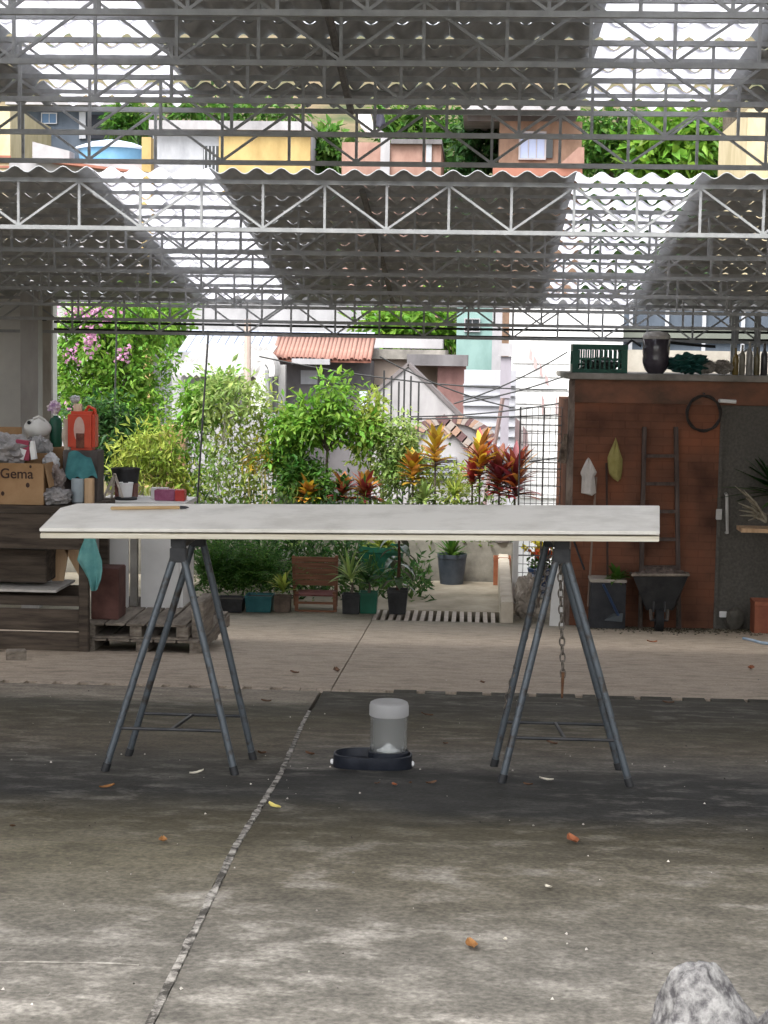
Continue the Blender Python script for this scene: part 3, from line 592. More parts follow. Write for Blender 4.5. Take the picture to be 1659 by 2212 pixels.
YB = 11.0
mat_wood = M('dark_old_wood', (0.035, 0.027, 0.021), (0.10, 0.078, 0.06), scale=5, rough=0.85, stretch=(0.6, 3, 6), bump=0.25, detail=8)
mat_wood2 = M('weathered_grey_wood', (0.11, 0.09, 0.072), (0.27, 0.235, 0.195), scale=5, rough=0.9, stretch=(3, 0.6, 6), bump=0.25, detail=8)
mat_plank = M('pale_plank', (0.42, 0.27, 0.15), (0.62, 0.43, 0.27), scale=4, rough=0.8, stretch=(5, 3, 0.5), bump=0.1)
bxl, bxr = -4.6, pt(192, 1200, YB).x
zt0 = pt(60, 1093, YB).z; gb = zg(YB)
bench = thing('workbench', ((bxl + bxr) / 2, YB + 0.35, gb), 'dark old wooden workbench loaded with boxes and bags on the left', 'workbench')
for i in range(5):
    ya = YB - 0.02 + i * 0.15; mb = MB(); mb.bb(bxl, bxr + 0.02 + 0.01 * (i % 2), ya, ya + 0.145, zt0 - 0.045, zt0 + 0.002 * (i % 3)); mb.build('top_plank', mat_wood, bench, bevel=0.004)
a0, a1, z0, z1 = rc(0, 190, 1098, 1186, YB)
mb = MB(); mb.bb(bxl, bxr, YB, YB + 0.03, z0, zt0 - 0.05); mb.build('apron', mat_wood, bench)
for yy, xo in ((YB - 0.025, 0), (YB + 0.62, -0.01)):
    for u in (172, -160):
        xx = pt(u, 1300, YB).x + xo; mb = MB(); mb.bb(xx, xx + 0.062, yy, yy + 0.06, zg(yy + .03) - 0.005, zt0 - 0.05); mb.build('leg', mat_wood, bench, bevel=0.004)
for v0, v1, yy in ((1263, 1287, YB + 0.5), (1287, 1308, YB + 0.1), (1316, 1362, YB + 0.004), (1366, 1412, YB + 0.008)):
    _, _, z0, z1 = rc(0, 170, v0, v1, yy); mb = MB(); mb.bb(bxl, pt(171, 1300, yy).x, yy, yy + 0.035, z0, z1); mb.build('lower_rail', mat_wood, bench, bevel=0.003)
mb = MB(); _, _, z0, z1 = rc(0, 140, 1263, 1268, YB + 0.3); mb.bb(bxl, pt(140, 1265, YB + .3).x, YB + 0.06, YB + 0.6, z0, z1); mb.build('shelf', M('pale_shelf', (0.35, 0.33, 0.31), (0.5, 0.48, 0.45), scale=5), bench)
# boards leaning under the bench
mb = MB(); y = YB + 0.45; mb.prism([pt(122, 1186, y), pt(148, 1186, y), pt(137, 1255, y), pt(112, 1255, y)], (0, 0.02, 0)); tag(mb.build('leaning_plank', mat_plank), 'short pale plank leaning under the workbench, left of two', 'plank', 'planks under the workbench')
mb = MB(); mb.prism([pt(165, 1182, y), pt(215, 1182, y), pt(218, 1190, y), pt(206, 1256, y)], (0, 0.02, 0)); 
mb.v = [p - Vector((pt(50, 0, y).x - pt(0, 0, y).x, 0, 0)) + Vector((pt(20, 0, y).x - pt(0, 0, y).x, 0, 0)) for p in mb.v]; tag(mb.build('leaning_plank', mat_plank), 'tapered pale plank standing under the workbench, right of two', 'plank', 'planks under the workbench')
mb = MB(); xa, xb, z0, z1 = rc(0, 100, 1188, 1258, YB + 0.2); mb.bb(bxl, xb, YB + 0.2, YB + 0.5, z0, z1); tag(mb.build('dark_crate', mat_wood, bevel=0.006), 'dark wooden crate stored on the shelf under the workbench', 'crate')
mb = MB(); xa, xb, z0, z1 = rc(-20, 8, 1420, 1445, 11.0); mb.blob(((xa + xb) / 2, 10.8, zg(10.8) + 0.05), (0.06, 0.06, 0.06), 2, 0.1); tag(mb.build('black_tyre_lump', mat_tubed, smooth=True), 'small black rubber lump on the floor at the left edge', 'rubber lump')
mb = MB(); p = gp(35, 1425); mb.box(p + Vector((0, 0, 0.03)), (0.12, 0.1, 0.06), 0.3); tag(mb.build('wood_block', mat_wood2, bevel=0.005), 'small wooden block on the floor in front of the workbench', 'block')

# --- things on the bench
ZB = zt0 + 0.003
def onb(u, v, y=YB + 0.2): return pt(u, v, y)
# cardboard box with flaps open and the printed word
mat_card = M('cardboard', (0.26, 0.15, 0.07), (0.38, 0.24, 0.13), scale=3, rough=0.9, bump=0.05)
yb0 = YB + 0.05
xa, xb, z0, z1 = rc(-70, 94, 1000, 1090, yb0)
cb = thing('cardboard_box', ((xa + xb) / 2, yb0 + 0.15, ZB), 'brown cardboard box printed with a dark word, stuffed with grey bags', 'box')
zt1 = z1
for nm, a in (('front_wall', (xa, xb, yb0, yb0 + 0.006, ZB, zt1)), ('rear_wall', (xa, xb, yb0 + 0.3, yb0 + 0.306, ZB, zt1 + 0.05)), ('side_wall', (xb - 0.006, xb, yb0 + 0.007, yb0 + 0.299, ZB, zt1 - 0.002)), ('side_wall', (xa, xa + 0.006, yb0 + 0.007, yb0 + 0.299, ZB, zt1 - 0.002)), ('floor', (xa + 0.007, xb - 0.007, yb0 + 0.007, yb0 + 0.299, ZB, ZB + 0.006))):
    mb = MB(); mb.bb(*a); mb.build(nm, mat_card, cb)
mb = MB(); mb.prism([(xb, yb0 + 0.01, zt1), (xb, yb0 + 0.29, zt1), (xb + 0.035, yb0 + 0.28, zt1 - 0.15), (xb + 0.03, yb0 + 0.02, zt1 - 0.16)], (0.004, 0, 0)); mb.build('flap', mat_card, cb)
def text3d(s, size, loc, mat, parent, name='lettering', rot=(R(90), 0, 0), bold=0.0):
    cu = bpy.data.curves.new(name, 'FONT'); cu.body = s; cu.size = size; cu.extrude = 0.0008; cu.offset = bold; cu.align_x = 'CENTER'; cu.align_y = 'CENTER'
    o = bpy.data.objects.new('tmp', cu); col.objects.link(o); dg = bpy.context.evaluated_depsgraph_get(); me = bpy.data.meshes.new_from_object(o.evaluated_get(dg)); bpy.data.objects.remove(o)
    me.materials.clear(); me.materials.append(mat); k = link(name, me, parent, Vector(loc) - ORG[parent.name], rot); return k
ink = M('box_ink', (0.03, 0.015, 0.012), (0.07, 0.04, 0.03), scale=30)
text3d('Gema', 0.092, (pt(36, 1025, yb0).x, yb0 - 0.0025, pt(36, 1024, yb0).z), ink, cb, bold=0.0012)
for u, v, r_ in ((60, 1048, .013), (6, 1066, .012), (66, 1008, .008)):
    mb = MB(); c = pt(u, v, yb0); mb.prism([c + Vector((r_ * math.cos(k * .785), -0.0025, r_ * 1.3 * math.sin(k * .785))) for k in range(8)], (0, 0.001, 0)); mb.build('print_mark', ink, cb)
xa2, xb2, z0, z1 = rc(-40, 46, 922, 960, YB + 0.45); mb = MB(); mb.bb(xa2, xb2, YB + 0.45, YB + 0.47, ZB, z1); mb.build('back_flap', mat_card, cb, bevel=0.002)
def crumple(name, u, v, ru, rv, y, mat, label, cat, seed, amp=0.3, dep=0.8, crease=0.15, freq=2.6, group=None):
    c = pt(u, v, y); s_ = FPX / y; mb = MB(); zr = rv / s_; mb.blob(c, (ru / s_, ru / s_ * dep, zr), seed, amp, freq, 4, flat=None, crease=crease)
    mb.v = [Vector((p.x, p.y, max(p.z, ZB))) for p in mb.v] if y < 13 and v < 1095 else mb.v
    return tag(mb.build(name, mat, smooth=True), label, cat, group)
mat_gbag = M('grey_bag', (0.17, 0.165, 0.165), (0.36, 0.34, 0.335), scale=14, rough=0.6, bump=0.5)
mat_wbag = M('white_bag', (0.5, 0.5, 0.52), (0.7, 0.7, 0.7), scale=10, rough=0.5, bump=0.4, transl=0.15)
mat_bbag = M('brownish_bag', (0.14, 0.11, 0.10), (0.36, 0.31, 0.29), scale=16, rough=0.7, bump=0.5)
crumple('plastic_bag', 12, 972, 60, 36, YB + 0.2, mat_gbag, 'grey crumpled plastic bag bulging out of the cardboard box', 'bag', 1)
crumple('cloth_bundle', 88, 972, 26, 30, YB + 0.42, M('grey_cloth', (0.2, 0.2, 0.2), (0.32, 0.315, 0.31), scale=18, bump=0.3), 'grey cloth bundle between the cardboard box and the red jug', 'cloth', 5, 0.3)
crumple('cloth_bundle', 74, 955, 17, 14, YB + 0.5, mat_gbag, 'small dark grey bundle below the white plastic jug', 'cloth', 6, 0.3)
crumple('plastic_bag', 110, 1002, 18, 24, YB + 0.32, mat_wbag, 'white plastic bag standing beside the box corner', 'bag', 2, 0.3)
crumple('plastic_bag', 118, 1040, 24, 32, YB + 0.25, mat_bbag, 'mottled brown bag between box and blue bottle', 'bag', 3, 0.4, crease=0.5, freq=3.6)
crumple('plastic_bag', 122, 1073, 34, 20, YB + 0.12, mat_gbag, 'pale grey crumpled bag at the bench edge beside the box', 'bag', 4, 0.35)
# carton sticking out of the box
mb = MB(); c = pt(50, 972, YB + 0.14); mb.box(c, (0.10, 0.05, 0.13), Matrix.Rotation(0.12, 3, 'Y')); t = mb.build('printed_carton', M('magenta_print', (0.28, 0.03, 0.07), (0.36, 0.06, 0.10), scale=5, rough=0.5), bevel=0.003); tag(t, 'magenta and white printed carton poking out of the cardboard box', 'carton')
mb = MB(); mb.box(c + Vector((-0.005, -0.028, -0.025)), (0.05, 0.004, 0.07), Matrix.Rotation(0.3, 3, 'Y')); mb.build('white_panel', M('white_plastic', '#ffffff'), t)
mb = MB(); mb.box(c + Vector((0.066, 0.0, 0.0)), (0.03, 0.05, 0.12), Matrix.Rotation(-0.15, 3, 'Y')); mb.build('side_panel', M('white_plastic', '#ffffff'), t)
# white plastic jug lying with its neck to us
y = YB + 0.55; jug = thing('plastic_jug', pt(82, 945, y), 'white plastic jug with a black spout hole lying on the pile', 'jug'); mat_wp = M('offwhite_plastic', (0.55, 0.54, 0.51), (0.66, 0.65, 0.62), scale=5, rough=0.4)
mb = MB(); mb.blob(pt(82, 926, y), (0.095, 0.11, 0.075), 9, 0.08, 1.2, 3); mb.build('body', mat_wp, jug, smooth=True)
mb = MB(); c = pt(63, 913, y - 0.09); mb.tube([c, c + Vector((0, 0.03, 0))], 0.022, 12); mb.build('neck', mat_wp, jug, smooth=True)
mb = MB(); mb.tube([c + Vector((0, -0.004, 0)), c + Vector((0, 0.004, 0))], 0.013, 12); mb.build('spout_hole', mat_tubed, jug)
mb = MB(); mb.tube([pt(72, 905, y - .1), pt(84, 900, y - .09), pt(97, 908, y - .06)], 0.01, 8); mb.build('handle', mat_wp, jug, smooth=True)
# dark green canister, strip of beige cloth
y = YB + 0.6; xa, xb, z0, z1 = rc(107, 134, 898, 965, y); mb = MB(); r_ = (xb - xa) / 2; h = z1 - z0
mb.lathe([(r_ * .9, 0), (r_, 0.01), (r_, h * .8), (r_ * .8, h * .92), (r_ * .4, h * .96), (r_ * .4, h)], ((xa + xb) / 2, y, z0), 18); tag(mb.build('green_canister', M('dark_green_plastic', (0.012, 0.07, 0.045), (0.02, 0.10, 0.06), scale=6, rough=0.4), smooth=True), 'dark green canister standing left of the red jug', 'canister')
mb = MB(); mb.bb(xa - .01, xb + .03, y - .1, y + .12, ZB, z0 - 0.001); tag(mb.build('storage_box', mat_card, bevel=0.005), 'low cardboard carton under the green canister', 'box')
# red fuel jug
y = YB + 0.45; xa, xb, z0, z1 = rc(150, 209, 888, 972, y); rj = thing('fuel_jug', ((xa + xb) / 2, y, z0), 'red plastic fuel jug with a pale level window and beige cap', 'jug')
mb = MB(); mb.bb(xa, xb, y - 0.07, y + 0.07, z0, z1); mb.build('body', M('red_plastic', (0.55, 0.05, 0.02), (0.66, 0.09, 0.04), scale=4, rough=0.4, transl=0.1), rj, bevel=0.022, smooth=True)
c = pt(171, 928, y - 0.073); k = FPX / y
mb = MB(); mb.prism([c + Vector((12 / k * math.cos(a), 0, 28 / k * math.sin(a) - (0.0))) for a in [i * math.pi / 8 for i in range(16)]], (0, 0.003, 0)); mb.build('level_window', M('pinkish_window', (0.55, 0.35, 0.30), (0.66, 0.48, 0.42), scale=10), rj)
mb = MB(); c2_ = pt(173, 948, y - 0.0745); mb.bb(c2_.x - 9 / k, c2_.x + 9 / k, c2_.y - 0.002, c2_.y, c2_.z - 20 / k, c2_.z + 12 / k); mb.build('dark_label', M('dark_red_label', (0.09, 0.025, 0.018), (0.2, 0.08, 0.05), scale=30), rj)
mb = MB(); c = pt(168, 880, y); mb.lathe([(0.03, -0.04), (0.03, 0.02), (0.026, 0.025)], c, 14); cp = mb.build('cap', M('beige_plastic', (0.62, 0.45, 0.32), (0.7, 0.55, 0.42), scale=5), rj, smooth=True)
mb = MB(); mb.tube([pt(185, 889, y), pt(192, 878, y), pt(204, 884, y), pt(207, 900, y)], 0.012, 8); mb.build('handle', M('red_plastic', '#ffffff'), rj, smooth=True)
mb = MB(); c = pt(162, 862, y); mb.blob(c, (0.035, 0.03, 0.026), 4, 0.4, 3, 3); tag(mb.build('rag', mat_wbag, smooth=True), 'small white and black rag on top of the red jug cap', 'rag')
mb = MB(); xa, xb, z0, z1 = rc(135, 151, 905, 985, y - .02); mb.grid(lambda s, t: (xa + (xb - xa) * s + 0.008 * math.sin(t * 9), y - 0.02 + 0.01 * math.sin(s * 6 + t * 4), z0 + (z1 - z0) * t), 4, 10, thick=(0, 0.012, 0)); tag(mb.build('cloth_strip', M('beige_cloth', (0.5, 0.41, 0.33), (0.62, 0.54, 0.45), scale=12), smooth=True), 'beige cloth strip hanging left of the red jug', 'cloth')
mb = MB(); xa, xb, z0, z1 = rc(140, 215, 972, 1035, YB + .42); mb.bb(xa, xb, YB + .36, YB + .56, ZB, z1); tag(mb.build('storage_box', M('grey_crate', (0.06, 0.05, 0.048), (0.11, 0.095, 0.09), scale=6), bevel=0.006), 'grey box hidden by the teal cloth under the red jug', 'box')
# pink flower bag behind
crumple('flower_bunch', 118, 880, 12, 14, YB + .6, M('lilac', (0.35, 0.2, 0.4), (0.75, 0.66, 0.62), scale=20, bump=.5), 'small lilac and white bunch above the green canister', 'flowers', 12, .5)
# teal cloth draped over the box
mat_teal = M('teal_cloth', (0.03, 0.13, 0.14), (0.06, 0.21, 0.215), scale=9, rough=0.8, bump=0.3)
def drape(s, t):
    P = [pt(148, 978, 0 + YB + .33), pt(196, 982, YB + .34)]; Q = [pt(136, 1034, YB + .28), pt(212, 1030, YB + .30)]
    a = P[0].lerp(P[1], s); b = Q[0].lerp(Q[1], s); p = a.lerp(b, t); p.y += 0.014 * math.sin(s * 14 + t * 3) * t - 0.05 * math.sin(math.pi * s) * (0.4 + t * .6); p.z += 0.02 * math.sin(s * 5.0) * (1 - t) + 0.012 * math.sin(s * 17) * t; return p
mb = MB(); mb.grid(drape, 22, 12, thick=(0, 0.004, 0)); tag(mb.build('draped_cloth', mat_teal, smooth=True), 'teal cloth draped over a box on the workbench', 'cloth')
def drape2(s, t):
    w0 = [(186, 204), (181, 208), (172, 214), (166, 222), (178, 223), (190, 220), (196, 212)]; k = t * 6; i = min(int(k), 5); f = k - i
    l = w0[i][0] * (1 - f) + w0[i + 1][0] * f; r = w0[i][1] * (1 - f) + w0[i + 1][1] * f
    p = pt(l + (r - l) * s, 1148 + 123 * t + 6 * math.sin(s * 3), YB - 0.06); p.y += 0.02 * math.sin(s * 9 + t * 3) * (0.3 + t) - 0.01; return p
mb = MB(); mb.grid(drape2, 14, 24, thick=(0, 0.004, 0)); tag(mb.build('hanging_cloth', M('teal_light_cloth', (0.09, 0.27, 0.27), (0.16, 0.38, 0.37), scale=10, rough=0.8, bump=0.3), smooth=True), 'teal rag hanging off the right corner of the workbench', 'cloth')
# blue-grey bottle, wood offcut
y = YB + 0.22; xa, xb, z0, z1 = rc(154, 181, 1034, 1090, y); r_ = (xb - xa) / 2; mb = MB(); mb.lathe([(r_ * .6, 0), (r_ * .95, .012), (r_, .05), (r_, z1 - ZB - .01), (r_ * .9, z1 - ZB)], ((xa + xb) / 2, y, ZB), 18); tag(mb.build('plastic_tub', M('bluegrey_plastic', (0.28, 0.33, 0.36), (0.38, 0.43, 0.46), scale=5, rough=.4), smooth=True), 'blue grey plastic tub below the teal draped cloth', 'tub')
xa, xb, z0, z1 = rc(182, 200, 1034, 1086, y); mb = MB(); mb.bb(xa, xb, y, y + .06, ZB, z1); tag(mb.build('wood_offcut', mat_plank, bevel=.003), 'upright wood offcut right of the blue grey tub', 'wood')
# white cabinet behind the bench end, on pallets
mat_wpan = M('white_panel_paint', (0.55, 0.545, 0.53), (0.66, 0.655, 0.64), scale=2.2, rough=0.6)
YW = 11.85
zw1 = pt(300, 1084, YW).z; xw0, xw1, zw0, _ = rc(212, 394, 1145, 1318, YW)
cab = thing('white_cabinet', ((xw0 + xw1) / 2, YW + .25, zw0), 'white painted cabinet frame with an open middle, standing on the pallets', 'cabinet')
for u0, u1, nm in ((205, 277, 'door_panel'), (304, 386, 'door_panel')):
    a, b, _, _ = rc(u0, u1, 1145, 1318, YW); mb = MB(); mb.bb(a, b, YW, YW + .025, zw0, zw1 - .03); mb.build(nm, mat_wpan, cab, bevel=.003)
a, b, _, _ = rc(281, 296, 1145, 1318, YW + .04); mb = MB(); mb.bb(a, b, YW + .04, YW + .09, zw0, zw1 - .03); mb.build('stile', M('grey_stile', (0.25, 0.235, 0.21), (0.35, 0.33, 0.3), scale=6), cab)
mb = MB(); mb.bb(pt(203, 1100, YW).x, pt(400, 1100, YW).x, YW - .02, YW + .5, zw1 - .028, zw1); mb.build('top', mat_wpan, cab)
for xx in (xw0, xw1 - .03):
    mb = MB(); mb.bb(xx, xx + .03, YW + .03, YW + .48, zw0, zw1 - .03); mb.build('side', mat_wpan, cab)
# things on the cabinet
yk = YW + .1; s_ = FPX / yk
lt = thing('wooden_stand', pt(238, 1084, yk), 'small whitish wooden easel frame standing on the cabinet', 'easel')
ap = pt(248, 1024, yk)
for u in (222, 241, 266):
    mb = MB(); q = pt(u, 1086, yk + (0.08 if u == 241 else 0)); q.z = zw1 + .002; mb.bar(q, ap + Vector((0, 0, 0)), .016); mb.build('leg', M('bleached_wood', (0.42, 0.37, 0.32), (0.56, 0.5, 0.44), scale=9), lt)
for v in (1050, 1066):
    mb = MB(); f = (v - 1024) / 62; mb.bar(ap.lerp(Vector((pt(222, 1086, yk).x, yk, zw1)), f), ap.lerp(Vector((pt(241, 1086, yk).x, yk + .08, zw1)), f), .014); mb.build('rung', M('bleached_wood', '#fff'), lt)
mat_blk = M('black_plastic', (0.012, 0.013, 0.014), (0.03, 0.03, 0.032), scale=12, rough=.5)
def bucket(name, u0, u1, v0, v1, y, mat, label, cat, taper=.78, n=22, z0=None, rim=True, soil=None, group=None, square=False, keep=False):
    a, b, zb_, zt__ = rc(u0, u1, v0, v1, y); r_ = (b - a) / 2; c = Vector(((a + b) / 2, y, z0 if z0 is not None else zb_)); h = zt__ - c.z
    t = thing(name, c, label, cat, group); mb = MB(); k = 4 if square else n; f = 1.32 if square else 1
    prof = [(r_ * taper * f, 0), (r_ * .97 * f, h * .86), (r_ * f if rim else r_ * .98 * f, h * .87), (r_ * f, h), (r_ * .93 * f, h), (r_ * .9 * f, h * .85), (r_ * .88 * f, h * .8)]
    mb.lathe(prof, c, k)
    if square: mb.v = [c + Matrix.Rotation(R(45), 3, 'Z') @ (p - c) for p in mb.v]
    mb.build('body', mat, t, smooth=not square)
    if soil: 
        s2 = MB(); s2.lathe([(r_ * .9 * f, h * .84), (r_ * .4, h * .88), (0.002, h * .89)], c, k, cap=False)
        if square: s2.v = [c + Matrix.Rotation(R(45), 3, 'Z') @ (p - c) for p in s2.v]
        s2.build('soil', soil, t)
    return t, c, r_, h
mat_soil = M('soil', (0.02, 0.015, 0.01), (0.06, 0.045, 0.03), scale=30, bump=.6)
bucket('black_tray', 240, 303, 1011, 1047, yk + .18, mat_blk, 'black plastic tub behind the white cup on the cabinet', 'tub', .8, z0=zw1 + .11)
mb = MB(); a, b, z0, z1 = rc(250, 292, 1047, 1084, yk + .2); mb.bb(a, b, yk + .16, yk + .3, zw1, zw1 + .109); tag(mb.build('storage_box', M('dark_red_box', (0.14, 0.05, 0.045), (0.24, 0.11, 0.09), scale=9)), 'dark red box under the black tub on the cabinet', 'box')
bucket('white_cup', 254, 288, 1042, 1079, yk + .05, M('white_plastic', '#ffffff'), 'white plastic cup on a dark tray on the cabinet', 'cup', .8, z0=zw1 + .02)
mb = MB(); a, b, z0, z1 = rc(246, 296, 1075, 1084, yk + .05); mb.lathe([((b - a) / 2, 0), ((b - a) / 2, .014), ((b - a) / 2.2, .018)], ((a + b) / 2, yk + .05, zw1 + .001), 20); tag(mb.build('dark_tray', mat_blk, smooth=True), 'dark round tray under the white cup', 'tray')
pk = thing('printed_package', pt(362, 1080, yk), 'purple and red printed package lying on the cabinet', 'package')
a, b, z0, z1 = rc(333, 377, 1058, 1084, yk); mb = MB(); mb.bb(a, b, yk, yk + .1, zw1 + .001, z1); mb.build('purple_carton', M('purple_print', (0.20, 0.035, 0.09), (0.34, 0.12, 0.22), scale=12, rough=.4), pk, bevel=.006)
a2, b2, z0, z1 = rc(377, 398, 1059, 1084, yk); mb = MB(); mb.bb(b + .001, b2, yk, yk + .1, zw1 + .001, z1); mb.build('red_carton', M('red_print', (0.36, 0.02, 0.018), (0.45, 0.05, 0.04), scale=9, rough=.4), pk, bevel=.004)
mb = MB(); a, b, z0, z1 = rc(326, 362, 1054, 1084, yk + .13); mb.bb(a, b, yk + .12, yk + .2, zw1 + .001, z1); tag(mb.build('white_carton', mat_wpan, bevel=.003), 'white carton behind the purple package', 'box')
# red-brown box on the pallet
yq = 11.25; a, b, z0, z1 = rc(190, 256, 1228, 1340, yq); 
# pallets
def pallet(x0, x1, y0, y1, z, label, rot=0.0, nboards=5):
    t = thing('wooden_pallet', ((x0 + x1) / 2, (y0 + y1) / 2, z), label, 'pallet', 'pallets stacked beside the workbench'); h1 = .016; hb_ = .07; rr = random.Random(int(z * 1000))
    for xs in (x0, (x0 + x1) / 2 - .04, x1 - .08):
        mb = MB(); mb.bb(xs, xs + .08, y0 + .004, y1 - .004, z + h1, z + h1 + hb_); mb.build('stringer', mat_wood2, t, bevel=.003)
    wv = (x1 - x0 - .02) / nboards
    for i in range(nboards):
        for zz in ((z + h1 + hb_),):
            mb = MB(); mb.bb(x0 + .01 + i * wv + .006, x0 + .01 + (i + 1) * wv - .006, y0 - rr.uniform(0, .012), y1 + rr.uniform(0, .02), zz + rr.uniform(0.0005, .002), zz + h1); mb.build('deck_board', mat_wood2, t, bevel=.002)
    for ys in (y0 - .006, (y0 + y1) / 2, y1 - .09):
        mb = MB(); mb.bb(x0, x1, ys, ys + .09, z, z + h1 - .001); mb.build('bottom_board', mat_wood2, t, bevel=.002)
    return z + h1 * 2 + hb_
yp0, yp1 = 11.1, 12.4
xq0, xq1 = pt(178, 1380, yp0).x, pt(405, 1380, yp0).x
zp = zg(yp0) - .02
zp = pallet(xq0, pt(435, 1400, yp0).x, yp0, yp1, zp, 'lowest wooden pallet of the stack beside the workbench')
zp = pallet(xq0, xq1, yp0 + .02, yp1 - .05, zp + .001, 'topmost pallet of the stack carrying the white cabinet')
mb = MB(); mb.bb(pt(408, 1350, yp0).x, pt(434, 1350, yp0).x, yp0 + .1, yp0 + .55, zp - .1, zp + .14); tag(mb.build('wood_block', mat_wood2, bevel=.006), 'upright weathered wood block at the right end of the pallets', 'block')
mb = MB(); mb.bb(a + .02, b, yq, yq + .24, zp + .002, z1); tag(mb.build('red_brown_crate', M('redbrown', (0.065, 0.028, 0.022), (0.13, 0.06, 0.05), scale=5, rough=.8, bump=.1), bevel=.006), 'red brown box standing on the pallets beside the hanging teal rag', 'box')

# ================================================================== RIGHT SIDE: shed and its clutter
YS_ = 16.2
gz = zg(YS_)
xs0 = pt(1228, 1000, YS_).x; xs1 = xs0 + 3.2; zs1 = pt(1400, 808, YS_).z
mat_brick = bpy.data.materials.new('red_brown_render'); mat_brick.use_nodes = True; n = mat_brick.node_tree; n.nodes.clear(); L = n.links.new
o_ = n.nodes.new('ShaderNodeOutputMaterial'); p_ = n.nodes.new('ShaderNodeBsdfPrincipled'); p_.inputs['Roughness'].default_value = .9; p_.inputs['Specular IOR Level'].default_value = .15
tc = n.nodes.new('ShaderNodeTexCoord'); mp = n.nodes.new('ShaderNodeMapping'); mp.inputs['Rotation'].default_value = (R(90), 0, 0); L(tc.outputs['Object'], mp.inputs[0])
bt = n.nodes.new('ShaderNodeTexBrick'); bt.inputs['Scale'].default_value = 1; bt.inputs['Brick Width'].default_value = .24; bt.inputs['Row Height'].default_value = .075; bt.inputs['Mortar Size'].default_value = .006; bt.inputs['Mortar Smooth'].default_value = .6
bt.inputs['Color1'].default_value = (0.185, 0.085, 0.053, 1); bt.inputs['Color2'].default_value = (0.165, 0.076, 0.048, 1); bt.inputs['Mortar'].default_value = (0.15, 0.068, 0.044, 1); L(mp.outputs[0], bt.inputs['Vector'])
nz1 = n.nodes.new('ShaderNodeTexNoise'); nz1.inputs['Scale'].default_value = 2.2; nz1.inputs['Detail'].default_value = 8; L(tc.outputs['Object'], nz1.inputs['Vector'])
cr1 = ramp(n, [(.28, (.38, .42, .46)), (.48, (.95, .95, .95)), (.68, (1.4, 1.2, 1.05))]); L(nz1.outputs['Fac'], cr1.inputs[0])
mu = n.nodes.new('ShaderNodeMixRGB'); mu.blend_type = 'MULTIPLY'; mu.inputs[0].default_value = 1; L(bt.outputs['Color'], mu.inputs[1]); L(cr1.outputs[0], mu.inputs[2])
nz2 = n.nodes.new('ShaderNodeTexNoise'); nz2.inputs['Scale'].default_value = 30; nz2.inputs['Detail'].default_value = 6; L(tc.outputs['Object'], nz2.inputs['Vector'])
sm = n.nodes.new('ShaderNodeMath'); sm.operation = 'ADD'; L(bt.outputs['Fac'], sm.inputs[0]); L(nz2.outputs['Fac'], sm.inputs[1])
bp = n.nodes.new('ShaderNodeBump'); bp.inputs['Strength'].default_value = .35; bp.inputs['Distance'].default_value = .008; bp.invert = True; L(sm.outputs[0], bp.inputs['Height']); L(bp.outputs[0], p_.inputs['Normal'])
L(mu.outputs[0], p_.inputs['Base Color']); L(p_.outputs[0], o_.inputs[0])
mat_conc = M('grey_concrete', (0.16, 0.15, 0.135), (0.3, 0.28, 0.25), scale=4, rough=.92, bump=.25, detail=8)
mat_beam = M('stained_beam', (0.10, 0.06, 0.042), (0.23, 0.105, 0.065), scale=4, rough=.9, bump=.2, detail=8, stretch=(.7, 1, 1))
shed = thing('tool_shed', ((xs0 + xs1) / 2, YS_ + 1.2, gz), 'red brown masonry shed with a dark metal door and clutter on its roof', 'shed')
dx0 = pt(1556, 1100, YS_).x; dz1 = pt(1600, 862, YS_).z; zbm = pt(1400, 872, YS_).z
for nm, q in (('front_wall', (xs0, dx0, YS_, YS_ + .15, gz - .1, zbm - .002)), ('side_wall', (xs0 + .002, xs0 + .15, YS_ + .151, YS_ + 2.2, gz - .1, zbm - .002)), ('side_wall', (xs1 - .15, xs1, YS_ + .151, YS_ + 2.2, gz - .1, zbm - .002)), ('rear_wall', (xs0, xs1, YS_ + 2.201, YS_ + 2.35, gz - .1, zbm - .002)), ('front_wall', (xs1 - .4, xs1, YS_, YS_ + .15, gz - .1, zbm - .002))):
    mb = MB(); mb.bb(*q); mb.build(nm, mat_brick, shed)
mb = MB(); mb.bb(xs0 - .004, xs1, YS_ - .008, YS_ + .15, zbm, zs1 - .06); mb.build('ring_beam', mat_beam, shed, bevel=.006)
mb = MB(); mb.bb(xs0 - .03, xs1 + .05, YS_ - .05, YS_ + 2.4, zs1 - .058, zs1); mb.build('roof_slab', mat_conc, shed, bevel=.008)
mb = MB(); mb.bb(xs0 - .012, xs0 + .045, YS_ - .014, YS_ + .1, gz - .05, zs1 - .06); mb.build('corner_strip', M('rough_lit_edge', (0.08, 0.06, 0.05), (0.3, 0.24, 0.2), scale=9, bump=.5, stretch=(1, 1, .4)), shed, bevel=.006)  # ragged shed corner; the light along it is put into the strip's colour
dw = .95
mat_door = M('dark_metal_door', (0.075, 0.07, 0.06), (0.12, 0.11, 0.095), scale=40, rough=.75, bump=.05)
mb = MB(); mb.bb(dx0 + .004, dx0 + dw, YS_ + .02, YS_ + .06, gz - .02, zbm - .005); dr = mb.build('door', mat_door, shed)
h0, h1 = pt(1570, 1068, YS_ - .05), pt(1571, 1152, YS_ - .05)
mat_alu = M('pale_alu', (0.42, 0.41, 0.39), (0.55, 0.54, 0.52), scale=9, rough=.4)
mb = MB(); mb.tube([h0 + Vector((0, .07, 0)), h0, h1, h1 + Vector((0, .07, 0))], .015, 8); mb.build('pull_handle', mat_alu, dr, smooth=True)
